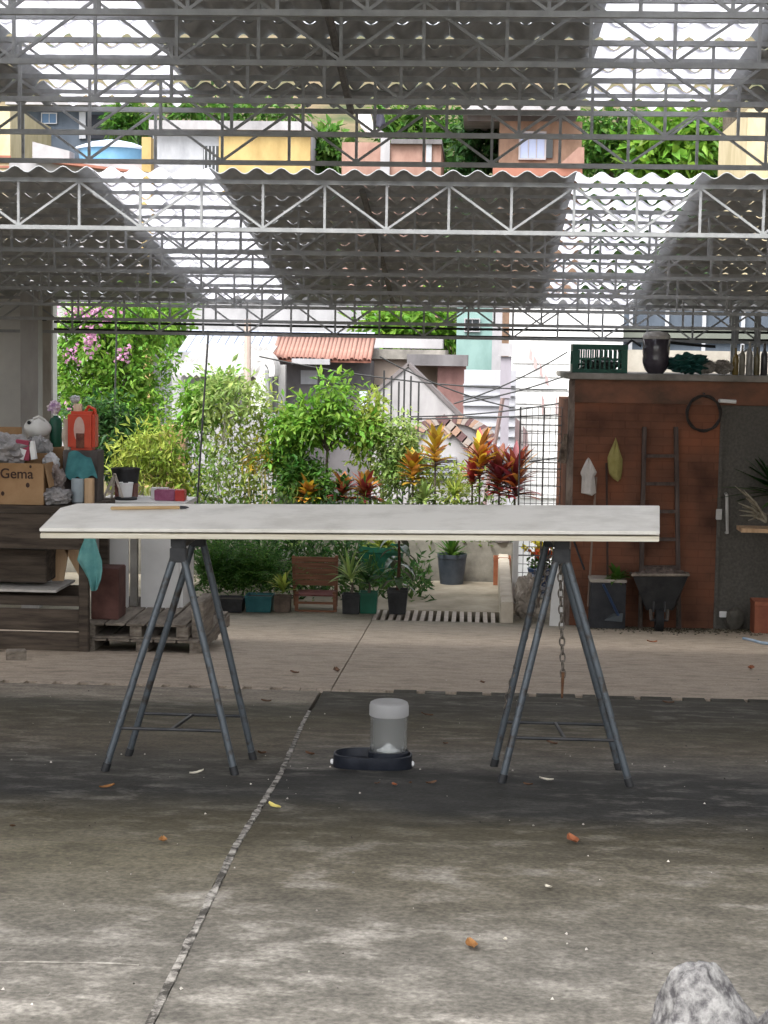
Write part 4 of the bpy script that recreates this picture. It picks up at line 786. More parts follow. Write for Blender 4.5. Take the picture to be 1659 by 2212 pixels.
mb = MB(); c = pt(1553, 1111, YS_ - .01); mb.box(c, (.055, .02, .10)); mb.build('lock_plate', mat_alu, dr, bevel=.004)
mb = MB(); mb.bb(dx0 - .03, dx0 + .003, YS_ - .012, YS_ + .05, gz - .02, zbm - .003); mb.build('door_frame', mat_door, shed)
mb = MB(); mb.bb(dx0 + dw, xs1 - .4, YS_ + .03, YS_ + .1, gz - .05, zbm - .004); mb.build('fixed_panel', mat_door, shed)
mb = MB(); a_, b_ = pt(1556, 866, YS_ - .05), pt(1590, 868, YS_ - .05); mb.tube([a_ + Vector((0, .05, 0)), a_, b_], .018, 8); mb.build('lintel_bracket', M('white_paint', '#fff'), shed, smooth=True)
mb = MB(); c = pt(1562, 1327, YS_ - .02); mb.box(c, (.07, .03, .055)); mb.build('socket_box', M('white_paint', '#fff'), shed, bevel=.004)
# gutter hook on the left corner
mb = MB(); mb.tube([pt(1222, 938, YS_ - .05), pt(1218, 970, YS_ - .06), pt(1214, 1000, YS_ - .06)], [.02, .035, .04], 8); tag(mb.build('rolled_sack', M('brown_sack', (0.05, 0.035, 0.025), (0.22, 0.17, 0.13), scale=12), smooth=True), 'small dark rolled bundle hung on the left corner of the shed', 'bundle')

# ladder
yl = YS_ - .09
ld = thing('wooden_ladder', pt(1425, 1330, yl), 'dark wooden ladder leaning upright against the red brown shed', 'ladder'); mat_lad = M('ladder_wood', (0.05, 0.037, 0.032), (0.12, 0.09, 0.078), scale=7, stretch=(4, 4, .5), rough=.85, bump=.2)
for u0, u1 in ((1392, 1384), (1460, 1468)):
    mb = MB(); a_, b_ = pt(u0, 922, yl + .04), pt(u1, 1320, yl - .1); b_.z = zg(b_.y); mb.bar(a_, b_, .04, .06); mb.build('rail', mat_lad, ld, bevel=.004)
for v in (985, 1045, 1105, 1165, 1225, 1285):
    f = (v - 922) / 398; mb = MB(); yy = yl + .04 - .14 * f; mb.bar(pt(1391 - 8 * f, v, yy), pt(1461 + 8 * f, v, yy), .035, .03); mb.build('rung', mat_lad, ld)
# coiled hose / ring
mb = MB(); c = pt(1520, 893, YS_ - .05); rg = []
for k in range(97):
    a_ = k / 96 * 2 * math.pi * 3; q = .155 + .008 * math.sin(k * .7); rg.append(c + Vector((q * math.cos(a_), -.006 * k / 40, q * 1.05 * math.sin(a_))))
mb.tube(rg, .0095, 6); tag(mb.build('hose_coil', M('black_hose', (0.018, 0.015, 0.014), (0.05, 0.04, 0.035), scale=20, rough=.6), smooth=True), 'dark coil of hose hanging on the shed wall near the door', 'hose')
mb = MB(); c = pt(1520, 850, YS_ - .03); mb.tube([c + Vector((0, .03, 0)), c + Vector((0, -.05, 0))], .008, 6); tag(mb.build('wall_hook', mat_tubed), 'small iron hook holding the hose coil', 'hook')
# hanging bags
def hang(outline, y, mat, name, label, cat, bulge=.05):
    cx = sum(p[0] for p in outline) / len(outline); top = min(p[1] for p in outline); bot = max(p[1] for p in outline); mb = MB(); nv = 18; nu = 12
    def span(v):
        xs = []
        for (a_, b_), (c_, d_) in zip(outline, outline[1:] + outline[:1]):
            if (b_ - v) * (d_ - v) <= 0 and b_ != d_: xs.append(a_ + (c_ - a_) * (v - b_) / (d_ - b_))
        return (min(xs), max(xs)) if xs else (cx, cx)
    for sgn in (-1, 1):
        def f(s, t):
            v = top + .5 + (bot - top - 1) * t; l, r = span(v); p = pt(l + (r - l) * s, v, y); bl = math.sin(math.pi * s) ** .7 * (bulge * (.25 + t * .9)); p.y += sgn * bl + .012 * math.sin(s * 11 + t * 5) * math.sin(math.pi * s); return p
        mb.grid(f, nu, nv)
    return tag(mb.build(name, mat, smooth=True), label, cat)
hang([(1271, 988), (1276, 994), (1290, 1022), (1284, 1028), (1288, 1066), (1280, 1070), (1255, 1068), (1257, 1030), (1253, 1022), (1266, 994)], YS_ - .09, M('white_sack', (0.52, 0.49, 0.46), (0.66, 0.63, 0.6), scale=8, bump=.4, rough=.8), 'hanging_bag', 'whitish cloth bag hanging on the shed wall at the left', 'bag')
hang([(1330, 945), (1334, 956), (1338, 972), (1345, 992), (1344, 1016), (1341, 1036), (1334, 1040), (1324, 1034), (1316, 1024), (1313, 1006), (1312, 988), (1320, 968), (1326, 955)], YS_ - .09, M('yellow_sack', (0.26, 0.23, 0.07), (0.38, 0.34, 0.13), scale=8, bump=.4, rough=.7), 'hanging_bag', 'yellow green cloth bag hanging on the shed wall', 'bag')
# broom sticks against the wall
for ua, va, ub, vb, lb, c_ in ((1288, 1030, 1270, 1310, 'pale slanted broom stick leaning at the left end of the shed', (0.2, 0.15, 0.12)), (1310, 1000, 1313, 1300, 'thin dark upright stick below the yellow bag', (0.05, 0.03, 0.025)), (1240, 1170, 1262, 1230, 'short curved dark handle beside the sawhorse head', (0.03, 0.028, 0.03))):
    mb = MB(); a_, b_ = pt(ua, va, YS_ - .06), pt(ub, vb, YS_ - .25); mb.tube([a_, a_.lerp(b_, .5), b_], .011, 6); tag(mb.build('broom_stick', M('stick_' + str(ua), c_), smooth=True), lb, 'stick')
# planter trough with a plant, dust pan handle
a, b, z0, z1 = rc(1276, 1352, 1252, 1335, YS_ - .45); tr = thing('planter_trough', ((a + b) / 2, YS_ - .35, zg(15.8)), 'dark planter trough with a pale rim against the shed', 'planter')
mb = MB(); mb.bb(a, b, YS_ - .45, YS_ - .15, zg(15.8) - .01, z1 - .03); mb.build('body', M('dark_trough', (0.02, 0.022, 0.026), (0.045, 0.045, 0.05), scale=6), tr, bevel=.01)
mb = MB(); mb.bb(a - .01, b + .005, YS_ - .46, YS_ - .14, z1 - .029, z1); mb.build('rim', M('pale_rim', (0.25, 0.22, 0.19), (0.4, 0.36, 0.31), scale=8), tr, bevel=.005)
mb = MB(); a_, b_ = pt(1303, 1262, YS_ - .55), pt(1336, 1330, YS_ - .55); mb.tube([a_, b_], .013, 8); dp = mb.build('shovel', M('blue_handle', (0.02, 0.04, 0.09), rough=.4), smooth=True); tag(dp, 'blue handled shovel lying against the planter trough', 'shovel')
mb = MB(); c = pt(1330, 1334, YS_ - .6); mb.prism([c + Vector(q) for q in ((-.1, 0, -.03), (.06, 0, -.04), (.07, .06, .03), (-.02, .06, .02))], (0, .012, .004)); mb.build('blade', M('blade_steel', (0.06, 0.07, 0.075), rough=.5, metal=.4), dp)
# wheelbarrow, seen from the front
yw = 15.5; wb = thing('wheelbarrow', pt(1425, 1340, yw), 'black wheelbarrow heaped with debris in front of the shed', 'wheelbarrow')
mat_tub = M('black_tub', (0.014, 0.015, 0.017), (0.035, 0.035, 0.036), scale=8, rough=.6, bump=.1)
def Wp(u, v, dy=0): return pt(u, v, yw + dy)
top = [Wp(1366, 1242, -.1), Wp(1488, 1242, -.1), Wp(1482, 1238, .62), Wp(1372, 1238, .62)]; bot = [Wp(1396, 1318, .02), Wp(1452, 1318, .02), Wp(1456, 1318, .45), Wp(1394, 1318, .45)]
mb = MB(); inn = [p + (sum(top, Vector()) / 4 - p) * .06 for p in top]; inb = [p + Vector((0, 0, .05)) for p in bot]
mb.add(top + bot + inn + inb, [(4, 7, 6, 5)] + [(i, (i + 1) % 4, (i + 1) % 4 + 4, i + 4) for i in range(4)] + [(8 + i, 12 + i, 12 + (i + 1) % 4, 8 + (i + 1) % 4) for i in range(4)] + [(i, i + 8, (i + 1) % 4 + 8, (i + 1) % 4) for i in range(4)] + [(12, 13, 14, 15)])
mb.build('tub', mat_tub, wb, bevel=.008)
mb = MB(); mb.tube(top + [top[0]], .013, 8); mb.build('rim', M('worn_rim', (0.1, 0.085, 0.07), (0.25, 0.21, 0.17), scale=15), wb, smooth=True)
mb = MB(); c = Wp(1424, 1333, .0); c.z = zg(yw) + .1; mb.lathe([(.05, -.035), (.1, -.035), (.11, 0), (.1, .035), (.05, .035)], (0, 0, 0), 22, cap=False); mb.v = [Matrix.Rotation(R(90), 3, 'Y') @ p + c for p in mb.v]; mb.build('wheel', M('tyre', (0.012, 0.012, 0.013), rough=.8), wb, smooth=True)
mb = MB(); mb.tube([c - Vector((.08, 0, 0)), c + Vector((.08, 0, 0))], .012, 8); mb.build('axle', mat_tubed, wb)
for sx, ul, ub in ((-1, 1392, 1400), (1, 1468, 1452)):
    mb = MB(); a_ = Wp(1424 + sx * 14, 1318, -.02); mb.tube([c + Vector((sx * .07, 0, 0)), Wp(1424 + sx * 20, 1300, .05), Wp(1424 + sx * 52, 1245, .35), Wp(1424 + sx * 68, 1234, .95)], .016, 8); mb.build('handle_tube', M('frame_steel', (0.05, 0.045, 0.04), (0.12, 0.1, 0.085), scale=12), wb, smooth=True)
    mb = MB(); e = Wp(1424 + sx * 68, 1234, .95); mb.tube([e, e + Vector((0, .16, .02))], .02, 8); mb.build('grip', mat_blk, wb, smooth=True)
    mb = MB(); b_ = Wp(1424 + sx * 40, 1338, .5); b_.z = zg(yw + .5); mb.tube([Wp(1424 + sx * 40, 1285, .45), b_], .015, 8); mb.build('stand_leg', M('frame_steel', '#fff'), wb, smooth=True)
    mb = MB(); mb.bar(Wp(1424 + sx * 12, 1300, -.005), Wp(1424 + sx * 13, 1322, -.005), .018); mb.build('brace', mat_tubed, wb)
mat_deb = M('debris', (0.05, 0.037, 0.03), (0.17, 0.13, 0.11), scale=18, bump=.8, detail=8)
mb = MB(); cc = sum(top, Vector()) / 4; mb.grid(lambda s, t: (lambda p: p + Vector((0, 0, .035 * math.sin(math.pi * s) * math.sin(math.pi * t) * 2 + .03 * noise.noise(p * 14) + .02 * noise.noise(p * 31))))((inn[0].lerp(inn[1], s)).lerp(inn[3].lerp(inn[2], s), t) - Vector((0, 0, .012))), 30, 20); tag(mb.build('debris_heap', mat_deb, smooth=True), 'heap of rubble and dead leaves filling the wheelbarrow', 'debris', kind='stuff')
# dirt and dry moss along the foot of the shed
mb = MB(); rr = random.Random(5)
for i in range(1500):
    y = 16.15 - abs(rr.gauss(0, .45)); x = rr.uniform(xs0 + .1, 3.4); s = rr.uniform(.004, .016); z = zg(y); a_ = rr.uniform(0, 6.28)
    if y < 14.6: continue
    vs = [(x + s * math.cos(a_ + k * 2.09), y + s * math.sin(a_ + k * 2.09), z + .001) for k in range(3)] + [(x, y, z + s * .7)]; mb.add(vs, [(0, 1, 3), (1, 2, 3), (2, 0, 3)])
tag(mb.build('floor_dirt', M('floor_dirt', (0.03, 0.03, 0.018), (0.09, 0.075, 0.05), scale=4, island=.4)), 'dirt and leaf litter along the foot of the shed', 'litter', kind='stuff')
# right edge: yucca-like pot, dry leaves on a stool, blue hose
a, b, z0, z1 = rc(1622, 1690, 1296, 1350, 15.7); bucket('clay_planter', 1622, 1692, 1296, 1352, 15.7, M('clay', (0.2, 0.06, 0.035), (0.3, 0.11, 0.06), scale=6, bump=.1), 'reddish clay planter at the right edge by the door', 'pot', .95, z0=zg(15.7), square=True, soil=mat_soil)
mb = MB(); mb.tube([gp(1606, 1382), gp(1625, 1386), gp(1645, 1392), gp(1700, 1398)], .012, 8); mb.v = [p + Vector((0, 0, .012)) for p in mb.v]; tag(mb.build('blue_hose', M('blue_hose', (0.2, 0.3, 0.42), (0.45, 0.52, 0.6), scale=5, rough=.4), smooth=True), 'end of a pale blue hose lying at the right edge', 'hose')
mb = MB(); c = pt(1588, 1315, YS_ - .1); mb.blob(Vector((c.x, c.y, gz + .11)), (.09, .07, .11), 3, .25, 2, 3); tag(mb.build('grey_sack', M('grey_sack', (0.07, 0.065, 0.055), (0.13, 0.12, 0.1), scale=9), smooth=True), 'small dark grey sack at the foot of the metal door', 'sack')
tb = thing('dry_frond_heap', pt(1640, 1130, 15.6), 'dry pale palm fronds heaped on a shelf at the right edge', 'fronds')
mat_fr = M('dry_frond', (0.14, 0.12, 0.08), (0.34, 0.31, 0.24), scale=9); rr = random.Random(4)
for i in range(16):
    p = pt(1655, 1130 - rr.uniform(0, 20), 15.6 + rr.uniform(-.1, .1)); q = pt(rr.uniform(1585, 1640), rr.uniform(1045, 1135), 15.6 + rr.uniform(-.25, .1)); m_ = p.lerp(q, .5) + Vector((0, 0, .03)); mb = MB(); mb.tube([p, m_, q], [.012, .012, .003], 5); mb.build('frond', mat_fr, tb)
mb = MB(); mb.bb(pt(1600, 1140, 15.6).x, 3.2, 15.55, 15.85, pt(1600, 1142, 15.6).z - .03, pt(1600, 1140, 15.6).z - .002); tag(mb.build('wall_shelf', mat_plank), 'short wooden shelf under the dry fronds', 'shelf')
for xx in (2.9, 3.1):
    mb = MB(); mb.bb(xx - .02, xx + .02, 15.6, 15.8, zg(15.7), pt(1600, 1142, 15.6).z - .032); tag(mb.build('shelf_leg', mat_wood, None), 'dark %s upright under the frond shelf' % ('left' if xx < 3 else 'right'), 'upright')

# --- things on the shed roof
zr = zs1 + .002; yr = YS_ + .25
mat_grn = M('green_crate_plastic', (0.008, 0.055, 0.036), (0.016, 0.085, 0.056), scale=6, rough=.5)
a, b, z0, z1 = rc(1237, 1356, 744, 803, YS_ + .1); cr_ = thing('plastic_crate', ((a + b) / 2, YS_ + .25, zr), 'green slatted plastic crate at the left end of the shed roof', 'crate'); hC = z1 - zr; dC = .36
for yy in (YS_ + .1, YS_ + .1 + dC):
    for (xa, xb, za, zb_) in ((a, b, zr, zr + .035), (a, b, zr + hC - .05, zr + hC), (a, a + .055, zr + .036, zr + hC - .051), (b - .055, b, zr + .036, zr + hC - .051)):
        mb = MB(); mb.bb(xa, xb, yy, yy + .014, za, zb_); mb.build('frame_bar', mat_grn, cr_)
    for i in range(9):
        x = a + .06 + (b - a - .12) * (i + .5) / 9; mb = MB(); mb.bb(x - .009, x + .009, yy + .002, yy + .012, zr + .036, zr + hC - .051); mb.build('slat', mat_grn, cr_)
    mb = MB(); mb.bb(a + .056, b - .056, yy + .003, yy + .011, zr + hC * .45, zr + hC * .52); mb.build('slat', mat_grn, cr_)
for xa in (a, b - .014):
    mb = MB(); mb.bb(xa, xa + .014, YS_ + .116, YS_ + .1 + dC - .002, zr + .0, zr + hC * .3); mb.build('side_panel', mat_grn, cr_)
    mb = MB(); mb.bb(xa, xa + .014, YS_ + .116, YS_ + .1 + dC - .002, zr + hC * .75, zr + hC); mb.build('side_panel', mat_grn, cr_)
mb = MB(); mb.bb(a + .016, b - .016, YS_ + .116, YS_ + .098 + dC, zr + .002, zr + .012); mb.build('floor', mat_grn, cr_)
crumple('bottle_heap', 1296, 786, 40, 14, YS_ + .28, M('dark_glass_heap', (0.02, 0.03, 0.025), (0.12, 0.14, 0.12), scale=22, rough=.3), 'dark jumble of small bottles inside the green crate', 'bottles', 21, .5, .5)
# demijohn
a, b, z0, z1 = rc(1388, 1447, 716, 797, yr); r_ = (b - a) / 2; h = z1 - zr; mat_dj = M('dark_glass', (0.035, 0.03, 0.04), (0.075, 0.065, 0.08), scale=4, rough=.15, spec=.6)
dj = thing('glass_jar', ((a + b) / 2, yr, zr), 'large dark upturned water jar with a whitish lid on the shed roof', 'jar')
mb = MB(); mb.lathe([(r_ * .55, 0), (r_ * .8, h * .1), (r_ * .98, h * .25), (r_, h * .35), (r_ * .97, h * .42), (r_, h * .5), (r_, h * .8), (r_ * .97, h * .82)], ((a + b) / 2, yr, zr), 24); mb.build('body', mat_dj, dj, smooth=True)
mb = MB(); mb.lathe([(r_ * 1.02, h * .82), (r_ * 1.02, h * .9), (r_ * .8, h * .98), (r_ * .3, h)], ((a + b) / 2, yr, zr), 24); mb.build('lid', M('dusty_white', (0.3, 0.29, 0.27), (0.48, 0.46, 0.43), scale=12, bump=.4), dj, smooth=True)
# tarp, netting, bottles, rods, parapet
crumple('green_tarp', 1488, 786, 46, 20, yr, M('green_tarp', (0.008, 0.05, 0.042), (0.02, 0.10, 0.085), scale=8, rough=.5, bump=.5), 'dark green tarpaulin bundle on the shed roof right of the jar', 'tarp', 31, .35, .7, .4)
rr = random.Random(8)
for i, (u, lb) in enumerate(((1525, 'left tangle of whitish rope on the shed roof beside the tarp'), (1562, 'right tangle of whitish rope on the shed roof before the bottles'))):
    mb = MB(); c = pt(u, 784, yr); c.z = zr + .075; path = []
    for k in range(220):
        q = Vector((rr.gauss(0, 1), rr.gauss(0, 1), rr.gauss(0, 1))).normalized(); path.append(c + Vector((q.x * .1, q.y * .09, q.z * .07 )))
    sm_ = []
    for k in range(len(path) - 1):
        for f in (0, .5): sm_.append(path[k].lerp(path[k + 1], f) + (c - path[k]) * (.25 if f else 0))
    mb.tube(sm_, .006, 5); tag(mb.build('rope_tangle', M('rope', (0.2, 0.17, 0.14), (0.55, 0.5, 0.45), scale=9), smooth=True), lb, 'rope', 'rope tangles on the shed roof')
BOT = [(1588, 752, .03, (0.16, 0.11, 0.03), 'amber'), (1604, 745, .03, (0.22, 0.2, 0.16), 'clear'), (1620, 738, .032, (0.3, 0.29, 0.27), 'whitish'), (1634, 750, .028, (0.12, 0.1, 0.05), 'olive'), (1652, 742, .034, (0.06, 0.055, 0.06), 'dark')]
for u, vt, r_, c_, w_ in BOT:
    p = pt(u, 800, yr); h = pt(u, vt, yr).z - zr; mb = MB(); mb.lathe([(r_ * .9, 0), (r_, .01), (r_, h * .6), (r_ * .9, h * .68), (r_ * .38, h * .8), (r_ * .36, h * .97), (r_ * .42, h)], (p.x, yr + rnd.uniform(-.06, .06), zr), 14)
    tag(mb.build('bottle', M('glass_' + w_, c_, tuple(min(1, q * 1.5) for q in c_), scale=7, rough=.25, spec=.5), smooth=True), '%s bottle standing in the row at the right end of the shed roof' % w_, 'bottle', 'bottles on the shed roof')
mb = MB(); mb.tube([pt(1448, 740, yr + .2), pt(1530, 748, yr + .2), pt(1545, 749, yr + .2)], .016, 6); tag(mb.build('black_rod', mat_blk, smooth=True), 'black rod sticking out right of the jar on the shed roof', 'rod')
mb = MB(); mb.tube([pt(1335, 760, yr + .1), pt(1365, 735, yr + .1), pt(1385, 748, yr + .1)], .014, 6); tag(mb.build('black_rod', mat_blk, smooth=True), 'bent black rod behind the green crate on the shed roof', 'rod')
a, b, z0, z1 = rc(1340, 1600, 757, 805, YS_ + 2.0); mb = MB(); mb.bb(a, b + 1.2, YS_ + 2.0, YS_ + 2.15, zr, z1); tag(mb.build('parapet_wall', M('pale_parapet', (0.36, 0.33, 0.28), (0.5, 0.47, 0.41), scale=3.5, rough=.9, bump=.2)), 'low pale parapet at the back of the shed roof', 'wall')
# lattice roof post at the right, behind the bottles
lp = thing('lattice_post', pt(1612, 760, 17.0), 'lattice steel roof post at the right edge behind the bottles', 'post'); lp.location.z = ORG[lp.name].z = zr
xa, xb, _, _ = rc(1590, 1640, 650, 760, 17.0)
for xx in (xa, xb):
    for yy in (17.0, 17.2):
        mb = MB(); mb.bb(xx - .015, xx + .015, yy - .015, yy + .015, zr, roofL(17.1) - .05); mb.build('chord', mat_steel, lp)
z = zr; k = 0
while z < roofL(17.1) - .25:
    mb = MB(); mb.bar((xa if k % 2 else xb, 17.0, z), (xb if k % 2 else xa, 17.0, z + .16), .016); mb.build('lacing', mat_steel, lp); z += .16; k += 1

# ================================================================== GARDEN
def leafmat(name, c1, c2, isl=.4, tr=.5): return M(name, c1, c2, scale=1.6, rough=.5, island=isl, transl=tr, spec=.35)
G_BRIGHT = leafmat('leaf_bright_green', (0.11, 0.25, 0.025), (0.22, 0.40, 0.06))
G_MID = leafmat('leaf_mid_green', (0.045, 0.13, 0.018), (0.12, 0.25, 0.04))
G_DARK = leafmat('leaf_dark_green', (0.015, 0.06, 0.014), (0.05, 0.12, 0.028))
G_YEL = leafmat('leaf_yellow_green', (0.22, 0.31, 0.045), (0.42, 0.48, 0.10))
G_PALE = leafmat('leaf_pale_green', (0.2, 0.32, 0.08), (0.4, 0.5, 0.17))
G_FERN = leafmat('leaf_fern', (0.05, 0.15, 0.02), (0.12, 0.25, 0.045))
C_ORG = leafmat('croton_orange', (0.34, 0.13, 0.03), (0.52, 0.30, 0.06), .4, .3)
C_RED = leafmat('croton_red', (0.28, 0.045, 0.035), (0.46, 0.14, 0.06), .4, .3)
C_MAR = leafmat('croton_maroon', (0.13, 0.022, 0.022), (0.36, 0.08, 0.05), .4, .25)
C_YEL = leafmat('croton_yellow', (0.46, 0.30, 0.025), (0.62, 0.5, 0.06), .35, .3)
PINK = M('pink_bloom', (0.38, 0.14, 0.27), (0.56, 0.32, 0.46), scale=6, island=.3, transl=.35)
BARK = M('bark', (0.05, 0.04, 0.03), (0.13, 0.11, 0.085), scale=14, stretch=(3, 3, .6), bump=.5, rough=.9)
BARKP = M('pale_bark', (0.3, 0.27, 0.23), (0.5, 0.46, 0.4), scale=10, stretch=(3, 3, .6), rough=.9)
def rvec(rr): return Vector((rr.gauss(0, 1), rr.gauss(0, 1), rr.gauss(0, 1))).normalized()
def leaf(mb, p, d, nrm, l, w_):
    d = d.normalized(); s_ = d.cross(nrm)
    if s_.length < 1e-4: s_ = d.cross(Vector((0, 0, 1.01)) + Vector((.1, 0, 0)))
    s_.normalize(); n_ = s_.cross(d); q = p + d * l * .45
    mb.add([p, q + s_ * w_ / 2 + n_ * w_ * .14, p + d * l - n_ * l * .08, q - s_ * w_ / 2 + n_ * w_ * .14], [(0, 1, 2), (0, 2, 3)])
def crown(mb, blobs, n, l, w_, seed, clump=16, spread=.16, up=.25):
    rr = random.Random(seed); vol = [b[1][0] * b[1][1] * b[1][2] for b in blobs]; tips = []
    for c, rd in blobs:
        pass
    m = n // clump
    for i in range(m):
        c, rd = rr.choices(blobs, vol)[0]; q = rvec(rr); q *= rr.random() ** .33 * (1 + .18 * noise.noise(q * 2.7 + Vector((seed, 0, 0))))
        cc = Vector(c) + Vector((q.x * rd[0], q.y * rd[1], q.z * rd[2])); tips.append(cc)
        for k in range(clump):
            o = rvec(rr) * spread * rr.random() ** .6; d = (o * 1.2 + rvec(rr) * spread * .7 + Vector((0, 0, -up * spread))); leaf(mb, cc + o, d, (Vector((0, 0, 1)) + rvec(rr) * .7).normalized(), l * rr.uniform(.4, 1.45), w_ * rr.uniform(.5, 1.35))
    return tips
def shrub(name, label, base, trunk_pts, blobs, n, l, w_, mat, seed, r0=.03, bark=BARK, limbs=8, cat='shrub', group=None, clump=16, spread=.14):
    t = thing(name, base, label, cat, group); cm = MB(); tips = crown(cm, blobs, n, l, w_, seed, clump, spread); rr = random.Random(seed)
    tm = MB(); pts = [Vector(base)] + [Vector(p) for p in trunk_pts]; tm.tube(pts, [r0 * (1 - .5 * i / max(1, len(pts) - 1)) for i in range(len(pts))], 8)
    for k in range(min(limbs, len(tips))):
        e = rr.choice(tips); a = pts[-1] if rr.random() < .6 else pts[-1].lerp(pts[-2], .5); m_ = a.lerp(e, .5) + Vector((rr.uniform(-.05, .05), rr.uniform(-.05, .05), .06)); tm.tube([a, m_, e], [r0 * .45, r0 * .3, r0 * .12], 5)
    tm.build('trunk', bark, t, smooth=True); cm.build('crown', mat, t); return t
def blade(mb, p, d, l, w_, droop, rr, seg=5):
    """long strap leaf that arches over"""
    d = d.normalized(); side = d.cross(Vector((0, 0, 1)))
    if side.length < .05: side = Vector((1, 0, 0))
    side.normalize(); vs = []; q = Vector(p)
    for i in range(seg + 1):
        s_ = i / seg; hw = w_ / 2 * (math.sin(math.pi * min(.12 + s_ * .88, 1)) ** .7 if i < seg else .04); nn = side.cross(d)
        vs += [q - side * hw + nn * hw * .25, q.copy(), q + side * hw + nn * hw * .25]; d = (d + Vector((0, 0, -droop / seg))).normalized(); q = q + d * l / seg
    mb.add(vs, [(3 * i + k, 3 * i + k + 1, 3 * i + 4 + k, 3 * i + 3 + k) for i in range(seg) for k in range(2)])
def rosette(mb, c, n, l, w_, rr, elev=(.2, 1.3), droop=.8):
    for i in range(n):
        a = rr.uniform(0, 6.28); e = rr.uniform(*elev); d = Vector((math.cos(a) * math.cos(e), math.sin(a) * math.cos(e), math.sin(e))); blade(mb, Vector(c) + Vector((0, 0, rr.uniform(-.02, .05))), d, l * rr.uniform(.7, 1.1), w_ * rr.uniform(.8, 1.15), droop * rr.uniform(.5, 1.2), rr)
YP = 19.3
# planter bank behind the court
zpl = pt(900, 1168, YP).z
pb = thing('planter_bank', (0, YP + .5, ZF), 'low grey concrete planter bank behind the pots', 'planter')
mat_bank = M('bank_concrete', (0.16, 0.15, 0.125), (0.34, 0.32, 0.27), scale=3, rough=.95, bump=.3, detail=8)
xg0, xg1 = -4.9, pt(1108, 1200, YP).x
mb = MB(); mb.bb(xg0, xg1, YP, YP + .12, ZF - .1, zpl); mb.build('front_wall', mat_bank, pb, bevel=.01)
mb = MB(); mb.bb(xg0, xg1, YP + .121, YP + 1.35, ZF - .3, zpl - .05); mb.build('soil', mat_soil, pb)
mb = MB(); mb.bb(xg0, xg1, YP + 1.351, YP + 1.5, ZF - 4, zpl + .1); mb.build('rear_wall', mat_bank, pb)
# ramp kerb on the right of the court
mat_kerb = M('pale_kerb', (0.42, 0.36, 0.28), (0.58, 0.52, 0.43), scale=4, rough=.9, bump=.15)
a, b, _, _ = rc(1080, 1106, 1250, 1338, 17.0); kb = thing('ramp_kerb', (a, 18, ZF), 'pale concrete kerb wall along the right side of the court', 'kerb')
mb = MB(); mb.prism([(a, 16.32, ZF - .05), (a, 19.28, ZF - .05), (a, 19.28, ZF + .32), (a, 16.32, ZF + .2)], (b - a, 0, 0)); mb.build('wall', mat_kerb, kb, bevel=.01)
mb = MB(); p = pt(1096, 1240, 16.9); mb.bb(p.x + .03, p.x + .05, 16.9, 19.2, ZF + .1, ZF + .12); mb.build('drip_line', mat_plaster2, kb)
# pots in the court / on the bank
mat_gpot = M('green_pot', (0.012, 0.085, 0.05), (0.02, 0.13, 0.08), scale=5, rough=.45); mat_bpot = M('bluegrey_pot', (0.05, 0.062, 0.08), (0.09, 0.105, 0.13), scale=5, rough=.5); mat_kpot = M('black_pot', (0.014, 0.015, 0.016), (0.04, 0.04, 0.042), scale=8, rough=.5)
rr = random.Random(21)
def zrest(y): return ZF if y < YP else zpl - .05
_, c_big, r_big, h_big = bucket('plant_pot', 773, 874, 1178, 1262, YP - .35, mat_gpot, 'big round green pot in front of the planter bank', 'pot', .74, z0=ZF, soil=mat_soil)
_, c_blu, r_blu, h_blu = bucket('plant_pot', 944, 1008, 1196, 1262, YP - .25, mat_bpot, 'blue grey tapered pot in the middle of the court', 'pot', .78, z0=ZF, soil=mat_soil)
_, c_org, _, _ = bucket('plant_pot', 1064, 1104, 1202, 1258, YP - .22, M('terracotta', (0.28, 0.09, 0.045), (0.4, 0.16, 0.08), scale=5, bump=.1), 'square terracotta pot under the grey pot at the right', 'pot', .96, z0=ZF, square=True, soil=mat_soil)
_, c_gry, _, h_gry = bucket('plant_pot', 1062, 1108, 1140, 1204, YP + .05, M('grey_pot', (0.14, 0.125, 0.12), (0.24, 0.22, 0.21), scale=6, bump=.1), 'tall grey pot on the right end of the planter bank', 'pot', .7, z0=zpl + .001, soil=mat_soil)
_, c_stem, _, h_stem = bucket('plant_pot', 835, 883, 1272, 1336, 16.75, mat_kpot, 'black square pot with a tall big leaved plant on the grate', 'pot', .78, z0=ZF + .002, square=True, soil=mat_soil)
_, c_sp, _, h_sp = bucket('plant_pot', 775, 818, 1278, 1334, 16.75, mat_gpot, 'small square green pot left of the grate', 'pot', .85, z0=ZF + .002, square=True, soil=mat_soil)
_, c_bk, _, _ = bucket('plant_pot', 738, 780, 1282, 1334, 16.7, mat_kpot, 'black square pot beside the wooden chair', 'pot', .9, z0=ZF + .002, square=True, soil=mat_soil)
_, c_wh, _, h_wh = bucket('plant_pot', 602, 662, 1184, 1245, YP - .3, M('white_bucket', (0.42, 0.41, 0.38), (0.6, 0.59, 0.56), scale=6, rough=.6), 'whitish bucket pot behind the wooden chair', 'pot', .85, z0=ZF + .25, soil=mat_soil)
_, c_t2, _, _ = bucket('plant_pot', 530, 592, 1284, 1334, 16.7, M('teal_pot', (0.012, 0.075, 0.085), (0.03, 0.13, 0.14), scale=6, rough=.45), 'teal square planter at the foot of the fern', 'pot', .9, z0=ZF + .002, square=True, soil=mat_soil)
_, c_k2, _, _ = bucket('plant_pot', 468, 530, 1290, 1338, 16.65, mat_kpot, 'black planter under the fern, left of the teal one', 'pot', .9, z0=ZF + .002, square=True, soil=mat_soil)
